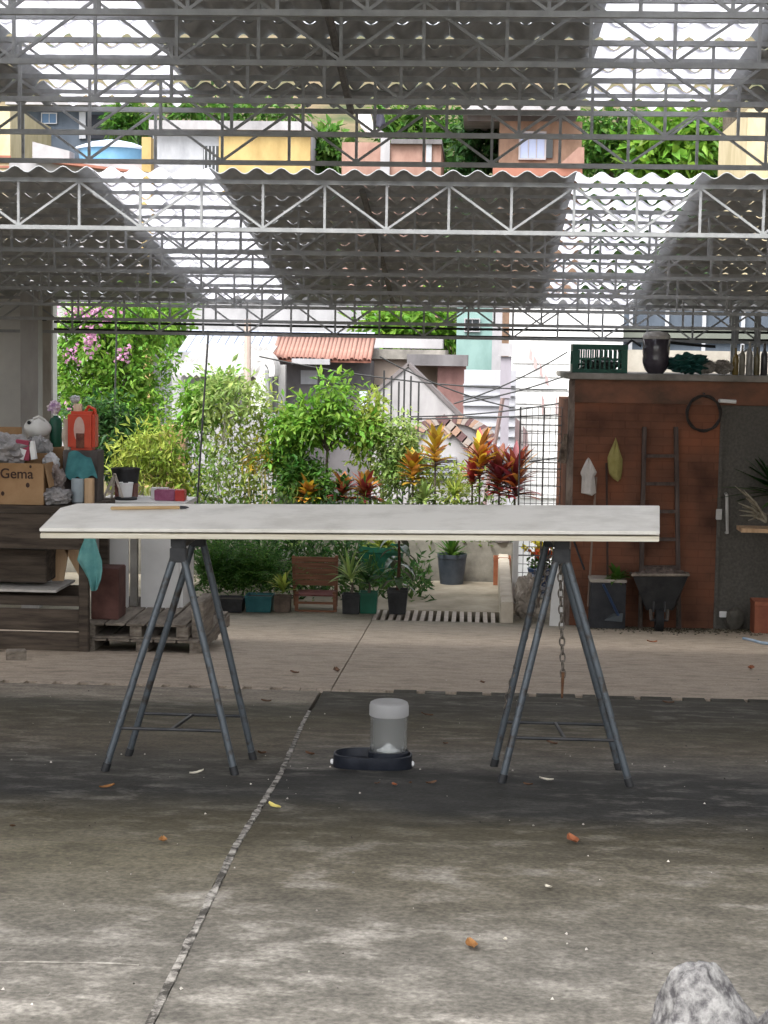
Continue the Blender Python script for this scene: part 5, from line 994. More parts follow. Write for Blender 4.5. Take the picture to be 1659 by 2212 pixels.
_, c_k3, _, _ = bucket('plant_pot', 420, 466, 1292, 1338, 16.65, M('dark_grey_pot', (0.05, 0.05, 0.055), (0.12, 0.12, 0.12), scale=6), 'dark grey planter at the left end of the pot row', 'pot', .9, z0=ZF + .002, square=True, soil=mat_soil)
_, c_k4, _, _ = bucket('plant_pot', 592, 630, 1286, 1336, 16.7, M('brown_pot', (0.06, 0.045, 0.035), (0.16, 0.12, 0.09), scale=6), 'brown planter between the teal one and the chair', 'pot', .9, z0=ZF + .002, square=True, soil=mat_soil)
mb = MB(); a, b, z0, z1 = rc(1015, 1064, 1140, 1205, YP - .02)
wt = thing('white_slat_stand', ((a + b) / 2, YP + .1, zpl), 'white slatted stand on the planter bank beside the grey pot', 'stand')
for i in range(5):
    x = a + (b - a) * i / 5; mb = MB(); mb.bb(x + .008, x + (b - a) / 5 - .008, YP + .13, YP + .15, zpl - .04, z1 + .2); mb.build('slat', M('white_paint', '#fff'), wt)
mb = MB(); mb.bb(a, b, YP + .151, YP + .17, zpl + .03, zpl + .06); mb.build('rail', M('white_paint', '#fff'), wt)
mb = MB(); mb.bb(a, b, YP + .151, YP + .17, z1 + .1, z1 + .13); mb.build('rail', M('white_paint', '#fff'), wt)
# wooden chair (slatted back, seen from the front)
yc_ = 16.85; ch = thing('wooden_chair', pt(680, 1334, yc_), 'brown wooden slatted folding chair among the pots', 'chair'); mat_chair = M('chair_wood', (0.13, 0.055, 0.03), (0.24, 0.11, 0.06), scale=8, stretch=(.5, 3, 5), rough=.6, bump=.15)
zc0 = ZF + .002
for u0, u1, dy in ((634, 638, .25), (727, 725, .25), (642, 640, -.12), (722, 724, -.12)):
    a_, b_ = pt(u0, 1200 if dy > 0 else 1278, yc_ + dy), pt(u1, 1334, yc_ + dy); b_.z = zc0; mb = MB(); mb.bar(a_, b_, .035, .03); mb.build('leg', mat_chair, ch, bevel=.004)
for i in range(5):
    v0 = 1203 + i * 12.5; a, b, z0, z1 = rc(638, 726, v0, v0 + 11.3, yc_ + .235); mb = MB(); mb.bb(a, b, yc_ + .225 - i * .002, yc_ + .245 - i * .002, z0, z1); mb.build('back_slat', mat_chair, ch, bevel=.003)
zs_ = pt(680, 1280, yc_).z
for i in range(5):
    a, b, _, _ = rc(640, 724, 1270, 1280, yc_); mb = MB(); yy = yc_ - .14 + i * .072; mb.bb(a, b, yy, yy + .062, zs_ - .018, zs_); mb.build('seat_slat', M('seat_wood', (0.09, 0.03, 0.028), (0.18, 0.07, 0.06), scale=8), ch, bevel=.003)
for v in (1300, 1318):
    a, b, z0, z1 = rc(642, 722, v, v + 5, yc_ - .12); mb = MB(); mb.bb(a, b, yc_ - .13, yc_ - .11, z0, z1); mb.build('stretcher', mat_chair, ch)

# ---- plants in front of the board line (below)
def pot_plant(name, label, c, n, l, w_, mat, seed, elev=(.2, 1.3), droop=.9, stem=0.0, cat='plant', levels=1, group=None):
    t = thing(name, c, label, cat, group); rr = random.Random(seed); mb = MB()
    for k in range(levels):
        z = stem * (k + 1) / levels if stem else 0; rosette(mb, Vector(c) + Vector((rr.uniform(-.03, .03), rr.uniform(-.03, .03), z)), n, l, w_, rr, elev, droop)
    mb.build('leaves', mat, t, smooth=True)
    if stem:
        s_ = MB(); s_.tube([c, Vector(c) + Vector((.01, 0, stem * .5)), Vector(c) + Vector((0, 0, stem))], [.016, .013, .008], 7); s_.build('stem', BARK, t, smooth=True)
    return t
top_ = lambda c, h: Vector((c.x, c.y, c.z + h * .88))
hq = 50 / (FPX / 16.7)
pot_plant('spiky_plant', 'striped spiky leaf plant in the black pot beside the chair', top_(c_bk, hq) , 26, .30, .035, G_PALE, 3, (.3, 1.4), .9, .12)
pot_plant('spiky_plant', 'broad strap leaf plant in the small square green pot', top_(c_sp, hq) , 22, .26, .04, G_DARK, 4, (.2, 1.3), 1.0, .1)
# big-leaved plant on the grate
t = thing('big_leaf_plant', top_(c_stem, h_stem), 'tall thin stemmed plant with large drooping glossy leaves in the black pot', 'plant'); rr = random.Random(5); mb = MB(); cst = top_(c_stem, h_stem); hst = pt(862, 1150, 16.75).z - cst.z
for k in range(13):
    z = hst * (.12 + .8 * k / 12); a_ = k * 2.4; blade(mb, cst + Vector((0, 0, z)), Vector((math.cos(a_), math.sin(a_) * .7, .25)), .24, .085, 1.5, rr, 6)
mb.build('leaves', M('glossy_leaf', (0.03, 0.07, 0.03), (0.08, 0.13, 0.06), scale=4, rough=.2, spec=.6, island=.2), t, smooth=True); mb = MB(); mb.tube([cst, cst + Vector((.01, 0, hst * .5)), cst + Vector((0, 0, hst))], [.02, .016, .01], 8); mb.build('stem', M('brown_stem', (0.05, 0.025, 0.015), (0.1, 0.05, 0.03), scale=20), t, smooth=True)
# fern mass left
t = thing('fern', pt(500, 1300, 17.2), 'large feathery green fern mass behind the left pots', 'fern'); t.location.z = ORG[t.name].z = ZF
rr = random.Random(6); mb = MB(); cf = Vector((pt(510, 1300, 17.3).x, 17.3, ZF + .12))
for k in range(400):
    a_ = rr.uniform(0, 6.28); e_ = rr.uniform(.15, 1.45); d = Vector((math.cos(a_) * math.cos(e_), math.sin(a_) * math.cos(e_) * .7, math.sin(e_))); p = cf + Vector((rr.uniform(-.34, .34), rr.uniform(-.2, .2), rr.uniform(0, .25))); ln = rr.uniform(.35, .7); q = p.copy(); dd = d.copy()
    for i in range(11):
        dd = (dd + Vector((0, 0, -.11))).normalized(); q2 = q + dd * ln / 11; s_ = dd.cross(Vector((0, 0, 1))).normalized()
        for sg in (-1, 1): leaf(mb, q2, s_ * sg + dd * .6 + rvec(rr) * .25, Vector((0, 0, 1)), .075 * (1 - i / 15), .02)
        q = q2
mb.build('fronds', G_FERN, t)
pot_plant('leafy_plant', 'bushy green plant in the blue grey pot', Vector((c_blu.x, c_blu.y, c_blu.z + h_blu * .85)), 60, .26, .035, G_MID, 7, (.4, 1.5), .6)
pot_plant('leafy_plant', 'yellow green strappy plant in the big green pot', Vector((c_big.x + .03, c_big.y, c_big.z + h_big * .85)), 46, .34, .06, G_YEL, 8, (.3, 1.4), .9)
pot_plant('leafy_plant', 'thin leaved plant in the whitish bucket', Vector((c_wh.x, c_wh.y, c_wh.z + h_wh * .85)), 40, .3, .04, G_PALE, 9, (.5, 1.5), .5)
mb = MB(); mb.bb(c_wh.x - .16, c_wh.x + .16, c_wh.y - .12, c_wh.y + .12, ZF, ZF + .249); tag(mb.build('brick_plinth', mat_bank, bevel=.008), 'grey block under the whitish bucket pot', 'block')
pot_plant('leafy_plant', 'small yellow green plant in the brown planter by the chair', top_(c_k4, hq), 26, .2, .04, G_YEL, 10, (.4, 1.4), .8)
pot_plant('leafy_plant', 'green seedling in the planter trough before the shed', Vector((pt(1332, 1255, 15.85).x, 15.85, pt(1332, 1258, 15.85).z)), 40, .16, .05, G_MID, 11, (.1, 1.4), .9)
pot_plant('yucca', 'dark spiky yucca at the right edge of the photo', pt(1690, 1075, 15.9), 44, .62, .05, G_DARK, 12, (-.1, 1.4), .35)
# flowers behind the right sawhorse
fx = pt(1170, 1250, 18.2); fx.z = ZF; fl = thing('potted_flowers', fx, 'yellow and red potted flowers behind the right sawhorse', 'flowers'); rr = random.Random(13)
mb = MB(); mb.lathe([(.11, 0), (.15, .28), (.16, .3), (.14, .3)], fx, 16); mb.build('pot', M('checked_blue', (0.05, 0.09, 0.2), (0.5, 0.55, 0.62), scale=16, lo=.48, hi=.52), fl, smooth=True)
for nm, mt, zz, k in (('yellow_bloom', M('yellow_bloom', (0.75, 0.62, 0.03), (0.8, 0.72, 0.1), scale=9, island=.2), .57, 16), ('red_bloom', M('red_bloom', (0.65, 0.08, 0.03), (0.75, 0.25, 0.08), scale=9, island=.2), .47, 10)):
    for j in range(k):
        mb = MB(); c = fx + Vector((rr.gauss(0, .07), rr.gauss(0, .06), zz + rr.gauss(0, .05)))
        for i in range(9): leaf(mb, c, rvec(rr), rvec(rr), .055, .04)
        mb.build(nm, mt, fl)
mb = MB(); crown(mb, [(fx + Vector((0, 0, .36)), (.12, .1, .12))], 200, .07, .04, 3, 10, .06); mb.build('leaves', G_MID, fl)
# white post panel and sack behind the right sawhorse
a, b, z0, z1 = rc(1188, 1218, 1228, 1346, 15.95); mb = MB(); mb.prism([(a, 15.95, zg(15.95)), (b, 15.95, zg(15.95)), (b - .01, 15.99, z1 + .12), (a + .03, 15.99, z1)], (0, .03, 0)); tag(mb.build('white_panel_board', mat_wpan), 'white board leaning at the left corner of the shed', 'board')
mb = MB(); c = gp(1138, 1338); mb.blob(c + Vector((0, .12, .2)), (.13, .1, .22), 14, .3, 2.2, 4, crease=.3); tag(mb.build('sand_sack', M('sack_beige', (0.2, 0.17, 0.14), (0.45, 0.4, 0.34), scale=9, bump=.4), smooth=True), 'slumped beige sack beside the ramp kerb', 'sack')
mb = MB(); mb.bb(pt(1108, 1200, 17.6).x, pt(1120, 1200, 17.6).x, 17.6, 17.72, ZF, pt(1112, 1105, 17.6).z); tag(mb.build('gate_post', M('white_paint', '#fff'), bevel=.004), 'slim white gate post right of the pots', 'post')
# wire gate between post and shed
gy = 17.66; xa, xb = pt(1122, 1000, gy).x, pt(1224, 1000, gy).x; z0, z1 = ZF + .05, pt(1170, 880, gy).z; wg = thing('wire_gate', ((xa + xb) / 2, gy, z0), 'thin wire mesh gate between the white post and the shed', 'gate'); mat_wire = M('gate_wire', (0.12, 0.12, 0.13), (0.2, 0.2, 0.2), scale=20, rough=.5)
for i in range(9):
    x = xa + (xb - xa) * i / 8; mb = MB(); mb.tube([(x, gy, z0), (x, gy, z1)], .0035 if i % 4 else .009, 5); mb.build('upright_wire', mat_wire, wg)
k = 0; z = z0
while z < z1 + .01:
    mb = MB(); mb.tube([(xa, gy - .006, z), (xb, gy - .006, z)], .0035 if k % 5 else .007, 5); mb.build('cross_wire', mat_wire, wg); z += .09; k += 1

# ---- shrubs and crotons rising above the board
def at(u, v, y): return pt(u, v, y)
def blobp(u, v, ru, rv, y, dep=None): s_ = FPX / y; return (pt(u, v, y), (ru / s_, dep if dep else ru / s_ * .8, rv / s_))
yS = 19.9; zb_ = zpl - .05
def basept(u, y): p = pt(u, 1100, y); p.z = zb_; return p
shrub('citrus_tree', 'round leafy green citrus tree with a thin dark trunk above the boards', basept(706, yS), [at(706, 1000, yS), at(708, 950, yS)], [blobp(700, 905, 60, 44, yS), blobp(775, 930, 46, 36, yS), blobp(645, 915, 44, 40, yS), blobp(735, 850, 44, 26, yS), blobp(610, 960, 30, 50, yS)], 2700, .11, .052, G_BRIGHT, 31, .022, limbs=26, spread=.2)
shrub('young_shrub', 'yellow green young shrub right of the citrus tree', basept(800, yS + .1), [at(800, 1000, yS), at(798, 930, yS)], [blobp(800, 900, 26, 60, yS + .1), blobp(790, 960, 30, 40, yS + .1)], 800, .1, .042, G_YEL, 32, .012, limbs=8, clump=10)
shrub('olive_shrub', 'loose olive green shrub left of the yellow croton', basept(858, yS), [at(858, 1050, yS), at(860, 1000, yS)], [blobp(858, 970, 44, 66, yS), blobp(880, 930, 26, 40, yS), blobp(835, 1020, 34, 40, yS)], 2000, .075, .04, G_PALE, 33, .012, limbs=12, clump=12)
shrub('low_bush', 'low green bush under the citrus tree', basept(645, yS - .1), [at(645, 1070, yS)], [blobp(640, 1030, 40, 46, yS - .1), blobp(690, 1050, 34, 30, yS - .1), blobp(620, 980, 24, 40, yS)], 2200, .09, .048, G_MID, 34, .012, limbs=8)
shrub('sparse_shrub', 'sparse pale stemmed shrub before the white wall', basept(470, yS), [at(472, 1010, yS), at(486, 930, yS)], [blobp(500, 850, 80, 46, yS), blobp(455, 900, 40, 70, yS), blobp(545, 880, 40, 40, yS), blobp(480, 1000, 50, 60, yS)], 1500, .1, .04, G_PALE, 35, .014, BARKP, 22, clump=9)
shrub('sparse_shrub', 'tall bright shrub at the left of the white wall', basept(430, yS + .2), [at(432, 1000, yS + .2), at(436, 930, yS + .2)], [blobp(430, 880, 45, 60, yS + .2), blobp(475, 830, 40, 28, yS + .2)], 1200, .1, .045, G_BRIGHT, 36, .014, BARKP, 12, clump=10)
shrub('airy_shrub', 'airy yellow green shrub filling the space before the white wall', basept(540, yS + .15), [at(540, 1010, yS + .15), at(530, 960, yS + .15)], [blobp(530, 940, 80, 50, yS + .15), blobp(570, 1010, 50, 60, yS + .15), blobp(500, 1030, 60, 46, yS + .15), blobp(590, 900, 40, 40, yS + .15)], 1200, .1, .036, G_YEL, 37, .012, BARKP, 26, clump=8, spread=.24)
shrub('airy_shrub', 'airy bright green shrub left of the stake and the white wall', basept(400, yS + .3), [at(400, 1000, yS + .3), at(405, 900, yS + .3)], [blobp(395, 960, 40, 90, yS + .3), blobp(420, 1040, 40, 40, yS + .3), blobp(420, 860, 40, 40, yS + .3)], 800, .1, .04, G_BRIGHT, 38, .012, BARKP, 18, clump=8, spread=.24)
shrub('airy_shrub', 'thin leaved green shrub between the olive shrub and the yellow croton', basept(905, yS + .3), [at(905, 1040, yS + .3), at(905, 990, yS + .3)], [blobp(905, 1020, 50, 50, yS + .3), blobp(985, 1040, 50, 36, yS + .3)], 900, .08, .034, G_YEL, 39, .01, BARK, 14, clump=8, spread=.2)
# yellow canes
t = thing('yellow_canes', basept(560, yS + .05), 'clump of yellow upright canes left of the citrus tree', 'canes'); rr = random.Random(40)
for k in range(9):
    u = 530 + k * 8 + rr.uniform(-3, 3); p = basept(u, yS + .05 + rr.uniform(-.1, .1)); q = at(u + rr.uniform(-8, 8), 985 + rr.uniform(-25, 30), p.y); mb = MB(); mb.tube([p, p.lerp(q, .5) + Vector((rr.uniform(-.02, .02), 0, 0)), q], [.012, .010, .006], 6); mb.build('cane', M('cane_yellow', (0.36, 0.28, 0.08), (0.55, 0.48, 0.25), scale=8, stretch=(1, 1, 3)), t, smooth=True)
mb = MB(); crown(mb, [blobp(585, 975, 24, 26, yS), blobp(560, 1000, 30, 40, yS)], 160, .11, .022, 41, 8, .1); mb.build('leaves', C_YEL, t)
# crotons
def croton(label, u, vb, vt, mats, seed, y=yS - .25, ru=26, n=34):
    p = basept(u, y); tp = at(u, vt, y); bt = at(u, vb, y); t = thing('croton', p, label, 'croton', 'colourful crotons on the planter bank'); rr = random.Random(seed); h = tp.z - bt.z
    mb = MB(); mb.tube([p, p.lerp(bt, .9), bt + Vector((0, 0, h * .6))], [.016, .013, .007], 6); mb.build('stem', BARK, t, smooth=True)
    for j, mt in enumerate(mats):
        mb = MB()
        for i in range(int(n * 1.5) // len(mats)):
            f = rr.random(); a_ = rr.uniform(0, 6.28); e_ = .25 + f * 1.0; d = Vector((math.cos(a_) * math.cos(e_), math.sin(a_) * math.cos(e_), math.sin(e_))); blade(mb, bt + Vector((0, 0, h * .62 * f)), d, (ru / (FPX / y)) * 2.0 * rr.uniform(.75, 1.2), .075, .5, rr, 4)
        mb.build('leaves', mt, t, smooth=True)
croton('tall yellow orange croton beside the decorated gable', 940, 1010, 925, (C_YEL, C_ORG), 50, ru=24)
croton('small orange croton low beside the olive shrub', 892, 1045, 975, (C_ORG, C_YEL), 51, ru=20)
croton('tall orange and red croton before the gable', 1036, 1040, 925, (C_ORG, C_RED, C_YEL), 52, ru=26, n=45)
croton('dark maroon croton at the right end of the plants', 1078, 1075, 960, (C_MAR, C_RED), 53, ru=30, n=42)
croton('large maroon and orange croton beside the wire gate', 1112, 1075, 975, (C_MAR, C_ORG, C_MAR), 54, ru=34, n=54)
croton('low rusty orange croton right of the citrus trunk', 790, 1082, 1035, (C_ORG, C_MAR), 55, ru=22, n=44)
croton('low dark rusty croton left of the rusty orange one', 740, 1082, 1030, (C_MAR, C_ORG, G_DARK), 56, ru=22, n=40)
croton('low orange croton at the foot of the low bush', 665, 1082, 1045, (C_ORG, C_YEL), 57, ru=20, n=36)
croton('crimson croton low between the orange crotons', 1020, 1055, 985, (C_RED,), 58, ru=18, n=20)
pot_plant('spiky_plant', 'bright green spiky grass plant before the crotons', Vector((pt(985, 1075, yS - .4).x, yS - .4, pt(985, 1075, yS - .4).z)), 90, .28, .022, G_YEL, 60, (.1, 1.4), .8)
pot_plant('spiky_plant', 'dark and pale striped plant low left of the spiky grass', Vector((pt(915, 1085, yS - .4).x, yS - .4, pt(915, 1085, yS - .4).z)), 40, .26, .045, G_PALE, 61, (.2, 1.4), .8)
# ground cover between the plants on the bank
mb = MB(); rr = random.Random(70)
for i in range(6500):
    u = rr.uniform(400, 1110); y = rr.uniform(YP - .02, YP + 1.2); p = basept(u, y); p.z += abs(rr.gauss(0, .27)); leaf(mb, p, rvec(rr) + Vector((0, 0, .5)), rvec(rr), rr.uniform(.05, .11), rr.uniform(.02, .045))
tag(mb.build('bank_groundcover', leafmat('groundcover', (0.04, 0.11, 0.02), (0.2, 0.28, 0.07), .5)), 'mixed low green growth between the plants on the planter bank', 'ground cover', kind='stuff')
mb = MB(); rr = random.Random(71)
for i in range(3600):
    u = rr.uniform(430, 800) if i % 8 else rr.uniform(800, 930); y = rr.uniform(17.5, YP - .05); p = pt(u, 1200, y); p.z = ZF + abs(rr.gauss(0, .3)) * (1.2 if u < 790 else .5); leaf(mb, p, rvec(rr) + Vector((0, 0, .6)), rvec(rr), rr.uniform(.06, .15), rr.uniform(.02, .045))
tag(mb.build('court_weeds', leafmat('weeds', (0.015, 0.055, 0.012), (0.07, 0.15, 0.035), .5)), 'dark leafy undergrowth around the chair and the green pots', 'undergrowth', kind='stuff')
# big flowering bush, left
yB2 = 22.4; bs = Vector((pt(230, 900, yB2).x, yB2, ZF - 1.6))
t = shrub('flowering_bush', 'tall dense bush with pink blooms behind the pillar', bs, [at(240, 1060, yB2), at(238, 960, yB2)], [blobp(225, 830, 115, 150, yB2), blobp(300, 760, 80, 110, yB2), blobp(170, 780, 70, 110, yB2), blobp(320, 900, 60, 90, yB2), blobp(210, 700, 80, 60, yB2)], 11000, .095, .05, G_BRIGHT, 80, .06, limbs=30)
mb = MB(); rr = random.Random(81)
for (u, v, ru, rv, k) in ((195, 735, 12, 30, 70), (158, 765, 20, 18, 30), (262, 760, 18, 18, 26), (190, 672, 46, 12, 60), (150, 880, 14, 14, 20), (232, 690, 16, 10, 20)):
    for i in range(k): p = pt(u + rr.gauss(0, ru * .6), v + rr.gauss(0, rv * .6), yB2 - .75 + rr.uniform(-.15, .1)); leaf(mb, p, rvec(rr), rvec(rr), .06, .05)
tag(mb.build('blooms', PINK, t), kind='stuff')
shrub('leafy_vine', 'yellow green arching vine in front of the flowering bush', Vector((pt(345, 1080, 19.9).x, 19.9, zb_)), [at(345, 1060, 19.9), at(340, 1010, 19.9)], [blobp(330, 985, 62, 70, 19.9), blobp(385, 1040, 34, 42, 19.9), blobp(270, 1000, 46, 60, 19.9)], 2000, .12, .03, G_YEL, 82, .012, limbs=16, clump=10)
shrub('dark_shrub', 'dark green shrub low behind the red jug', Vector((pt(250, 1080, 20.2).x, 20.2, zb_)), [at(250, 1040, 20.2), at(245, 960, 20.2)], [blobp(250, 950, 60, 90, 20.2), blobp(190, 900, 50, 50, 20.4)], 1800, .1, .045, G_DARK, 83, .016, limbs=12)
# slim dark poles in the garden
for (ua, va, ub, vb, y, lb) in ((252, 715, 240, 1000, 21.2, 'thin dark stake slanting in front of the flowering bush'), (450, 720, 416, 1060, 18.8, 'thin dark stake left of the white wall')):
    mb = MB(); a_, b_ = at(ua, va, y), at(ub, vb, y); b_.z = ZF - .1 if y > YP + 1.5 else ZF; mb.tube([a_, a_.lerp(b_, .5), b_], .012, 6); tag(mb.build('garden_stake', mat_rod, smooth=True), lb, 'stake', 'garden stakes')

# ================================================================== NEIGHBOURING HOUSES AND HILLSIDE
def W_(name, c1, c2=None, **k): return M(name, tuple(q * 0.8 for q in c1), c2 or tuple(min(1, q * 1.22) for q in c1), scale=k.pop('scale', 1.6), rough=.9, detail=10, lo=.28, hi=.6, stretch=k.pop('stretch', (1, 1, .45)), **k)
mat_white = W_('white_wall', (0.3, 0.29, 0.3), (0.38, 0.37, 0.385), bump=.1); mat_cream = W_('cream_wall', (0.46, 0.38, 0.22), (0.54, 0.46, 0.3)); mat_yel = W_('yellow_wall', (0.36, 0.25, 0.10), (0.46, 0.34, 0.15)); mat_gry = W_('grey_wall', (0.34, 0.35, 0.38), (0.44, 0.45, 0.48))
mat_navy = W_('dark_blue_wall', (0.05, 0.065, 0.085), (0.09, 0.11, 0.14)); mat_salm = W_('salmon_brick', (0.26, 0.14, 0.11), (0.34, 0.21, 0.17), scale=2.5); mat_brk = W_('brown_brick', (0.18, 0.115, 0.08), (0.25, 0.165, 0.12), scale=3); mat_teal2 = W_('teal_wall', (0.16, 0.27, 0.25), (0.22, 0.33, 0.31)); mat_dkg = W_('dark_shaded_grey_wall', (0.09, 0.085, 0.088), (0.17, 0.16, 0.165)); mat_tan = W_('tan_wall', (0.32, 0.25, 0.21), (0.4, 0.33, 0.28))  # mat_dkg: dark grey that also carries garage and eave shade in its colour
mat_glass = M('window_glass', (0.02, 0.025, 0.03), rough=.1, spec=.6); mat_redr = W_('red_roof', (0.24, 0.09, 0.065), (0.32, 0.14, 0.1)); mat_tin = W_('pale_tin', (0.27, 0.3, 0.37), (0.34, 0.37, 0.44), scale=.8)
def house(name, label, cat, u0, u1, v0, v1, y, dep, mat, base=None, wallname='wall'):
    a, b, z0, z1 = rc(u0, u1, v0, v1, y); zb = base if base is not None else min(zt((a + b) / 2, y) - .3, z0)
    t = thing(name, ((a + b) / 2, y + dep / 2, zb), label, cat); mb = MB(); mb.bb(a, b, y, y + dep, zb, z1); mb.build(wallname, mat, t); return t
def slabp(t, nm, u0, u1, v0, v1, y, d0, d1, mat):
    a, b, z0, z1 = rc(u0, u1, v0, v1, y); mb = MB(); mb.bb(a, b, y + d0, y + d1, z0, z1); return mb.build(nm, mat, t)
def window(t, u0, u1, v0, v1, y, frame, pane=mat_glass, nm='window', bars=1):
    a, b, z0, z1 = rc(u0, u1, v0, v1, y); w_ = slabp(t, nm, u0, u1, v0, v1, y, -.04, -.003, pane); f = (b - a) * .07
    for q in ((a - f, a, z0, z1), (b, b + f, z0, z1), (a - f, b + f, z1, z1 + f), (a - f, b + f, z0 - f, z0)):
        mb = MB(); mb.bb(q[0], q[1], y - .07, y - .003, q[2], q[3]); mb.build('frame', frame, w_)
    for i in range(1, bars + 1):
        x = a + (b - a) * i / (bars + 1); mb = MB(); mb.bb(x - f * .3, x + f * .3, y - .055, y - .041, z0, z1); mb.build('mullion', frame, w_)
    return w_
# --- seen through the gap between the two roofs
h = house('hill_house', 'dark blue house high on the hillside at the far left', 'house', 30, 272, 232, 330, 58, 5, mat_navy); window(h, 92, 122, 246, 266, 58, mat_gry, M('blue_pane', (0.05, 0.11, 0.2), rough=.2)); slabp(h, 'door', 188, 232, 248, 300, 58, -.05, -.003, M('dark_door', (0.015, 0.017, 0.025))); slabp(h, 'door_jamb', 172, 186, 240, 300, 58, -.08, -.003, mat_gry); slabp(h, 'fascia', 20, 280, 220, 231, 58, -.5, 5.2, mat_white)
h = house('cream_house', 'narrow cream house wall at the left edge of the hillside gap', 'house', -60, 22, 228, 380, 52, 5, mat_cream)
for i in range(3): slabp(h, 'red_band', -20, 24, 336 + i * 11, 341 + i * 11, 52, -.05, -.003, mat_redr)
def tank(u0, u1, v0, v1, y, label):
    a, b, z0, z1 = rc(u0, u1, v0, v1, y); r_ = (b - a) / 2; h_ = z1 - z0; c = Vector(((a + b) / 2, y + r_, z0)); t = thing('water_tank', c, label, 'water tank')
    mb = MB(); mb.lathe([(r_ * .86, 0), (r_ * .93, h_ * .62), (r_ * .95, h_ * .64)], c, 28); mb.build('body', M('tank_blue', (0.12, 0.30, 0.48), (0.2, 0.4, 0.58), scale=1.5, rough=.5), t, smooth=True)
    mb = MB(); mb.lathe([(r_, h_ * .62), (r_, h_ * .7), (r_ * .6, h_ * .9), (r_ * .25, h_), (.01, h_)], c, 28); mb.build('lid', M('tank_lid', (0.42, 0.52, 0.66), (0.6, 0.67, 0.76), scale=1.5, rough=.5), t, smooth=True)
    return c, t
c, _ = tank(146, 306, 294, 352, 48, 'large blue water tank with a pale lid on the hillside')
wb_ = house('low_white_house', 'low white house under the blue water tank', 'house', 20, 335, 352, 420, 47.5, 4, mat_white); p_ = [pt(60, 306, 47.2), pt(330, 368, 47.2), pt(330, 374, 47.2), pt(60, 314, 47.2)]
mb = MB(); mb.prism([pt(105, 344, 47), pt(335, 374, 47), pt(335, 379, 47), pt(105, 350, 47)], (0, 3, 0)); mb.build('red_roof_edge', mat_redr, wb_); mb = MB(); mb.prism([pt(70, 306, 47.2), pt(150, 326, 47.2), pt(150, 352, 47.2), pt(70, 346, 47.2)], (0, .6, 0)); mb.build('white_gable', mat_white, wb_)
h = house('yellow_pillar', 'narrow yellow pillar right of the water tank', 'pillar', 306, 326, 296, 420, 47, .4, mat_yel)
h = house('yellow_house', 'grey and yellow hillside house with a white slab roof', 'house', 330, 670, 284, 420, 48, 5, mat_gry); slabp(h, 'yellow_wall', 474, 671, 288, 420, 48, -.12, -.002, mat_yel); slabp(h, 'roof_slab', 326, 674, 264, 283, 48, -.3, 5.2, mat_white); g_ = slabp(h, 'grille', 440, 473, 316, 378, 48, -.1, -.002, mat_glass)
for i in range(4): slabp(g_, 'bar', 442 + i * 8, 444 + i * 8, 317, 377, 48, -.14, -.105, mat_gry)
h = house('brick_wall_house', 'salmon brick house wall behind the lower roof edge', 'house', 738, 952, 308, 420, 46, 4, mat_salm); slabp(h, 'white_post', 822, 842, 296, 420, 46, -.1, -.002, mat_white); slabp(h, 'dark_coping', 845, 955, 302, 312, 46, -.15, 4.1, mat_dkg); slabp(h, 'grey_column', 920, 932, 310, 420, 46, -.1, -.002, mat_gry)
ln = thing('laundry_line', pt(800, 245, 47), 'clothes line crossing the gap above the brick wall', 'clothes line'); mb = MB(); mb.tube([pt(690, 240, 47), pt(800, 246, 47), pt(900, 240, 47)], .015, 5); mb.build('line', mat_rod, ln)
hang([(770, 244), (800, 244), (808, 275), (830, 285), (832, 298), (800, 298), (780, 275)], 46.95, M('white_shirt', (0.78, 0.78, 0.8), (0.85, 0.85, 0.86), scale=2, transl=.3), 'white_garment', 'white garment hanging on the clothes line', 'laundry', .12)
hang([(803, 246), (828, 246), (834, 268), (824, 280), (808, 272)], 46.8, M('dark_shirt', (0.03, 0.03, 0.045)), 'dark_garment', 'dark garment hanging beside the white one', 'laundry', .1)
h = house('brown_brick_house', 'brown brick hillside house with a white framed window', 'house', 1078, 1256, 262, 420, 48, 5, mat_brk); window(h, 1124, 1176, 288, 342, 48, mat_white, M('pale_pane', (0.35, 0.42, 0.6), rough=.2), bars=2); slabp(h, 'open_pane', 1177, 1194, 296, 342, 48, -.05, -.003, mat_glass); slabp(h, 'eave', 1000, 1250, 236, 246, 48, -.8, 5, mat_white); slabp(h, 'eave_shadow_strip', 1010, 1244, 247, 262, 48, .05, .2, mat_dkg)  # shadow under the eave is put in as a dark strip
mb = MB(); mb.prism([pt(1065, 356, 46.5), pt(1258, 356, 46.5), pt(1258, 380, 46.5), pt(1065, 380, 46.5)], (0, 1.4, 0)); mb.build('porch_roof', mat_redr, h); mb = MB(); mb.prism([pt(1208, 356, 46.4), pt(1250, 318, 46.4), pt(1262, 318, 46.4), pt(1262, 356, 46.4)], (0, .5, 0)); mb.build('stair_wall', mat_salm, h)
h = house('cream_tower', 'pale yellow house wall at the right edge of the hillside gap', 'house', 1612, 1800, 236, 470, 42, 5, mat_cream)
def tree(label, u, v, ru, rv, y, mat, n, seed, l=.3, name='hill_tree', extra=(), group='trees on the hillside'):
    b = pt(u, v + rv, y); b.z = min(zt(b.x, y), b.z) - .2; return shrub(name, label, b, [pt(u, v + rv * .5, y), pt(u, v, y)], [blobp(u, v, ru, rv, y)] + [blobp(*e, y) for e in extra], n, l, l * .5, mat, seed, .14, limbs=12, cat='tree', group=group, spread=.5)
tree('bushy green tree behind the salmon brick wall', 900, 300, 70, 70, 53, G_MID, 1900, 90, extra=((980, 290, 50, 60), (840, 270, 40, 40)))
tree('dark tree left of the brown brick house', 1030, 320, 52, 64, 52, G_DARK, 1300, 91)
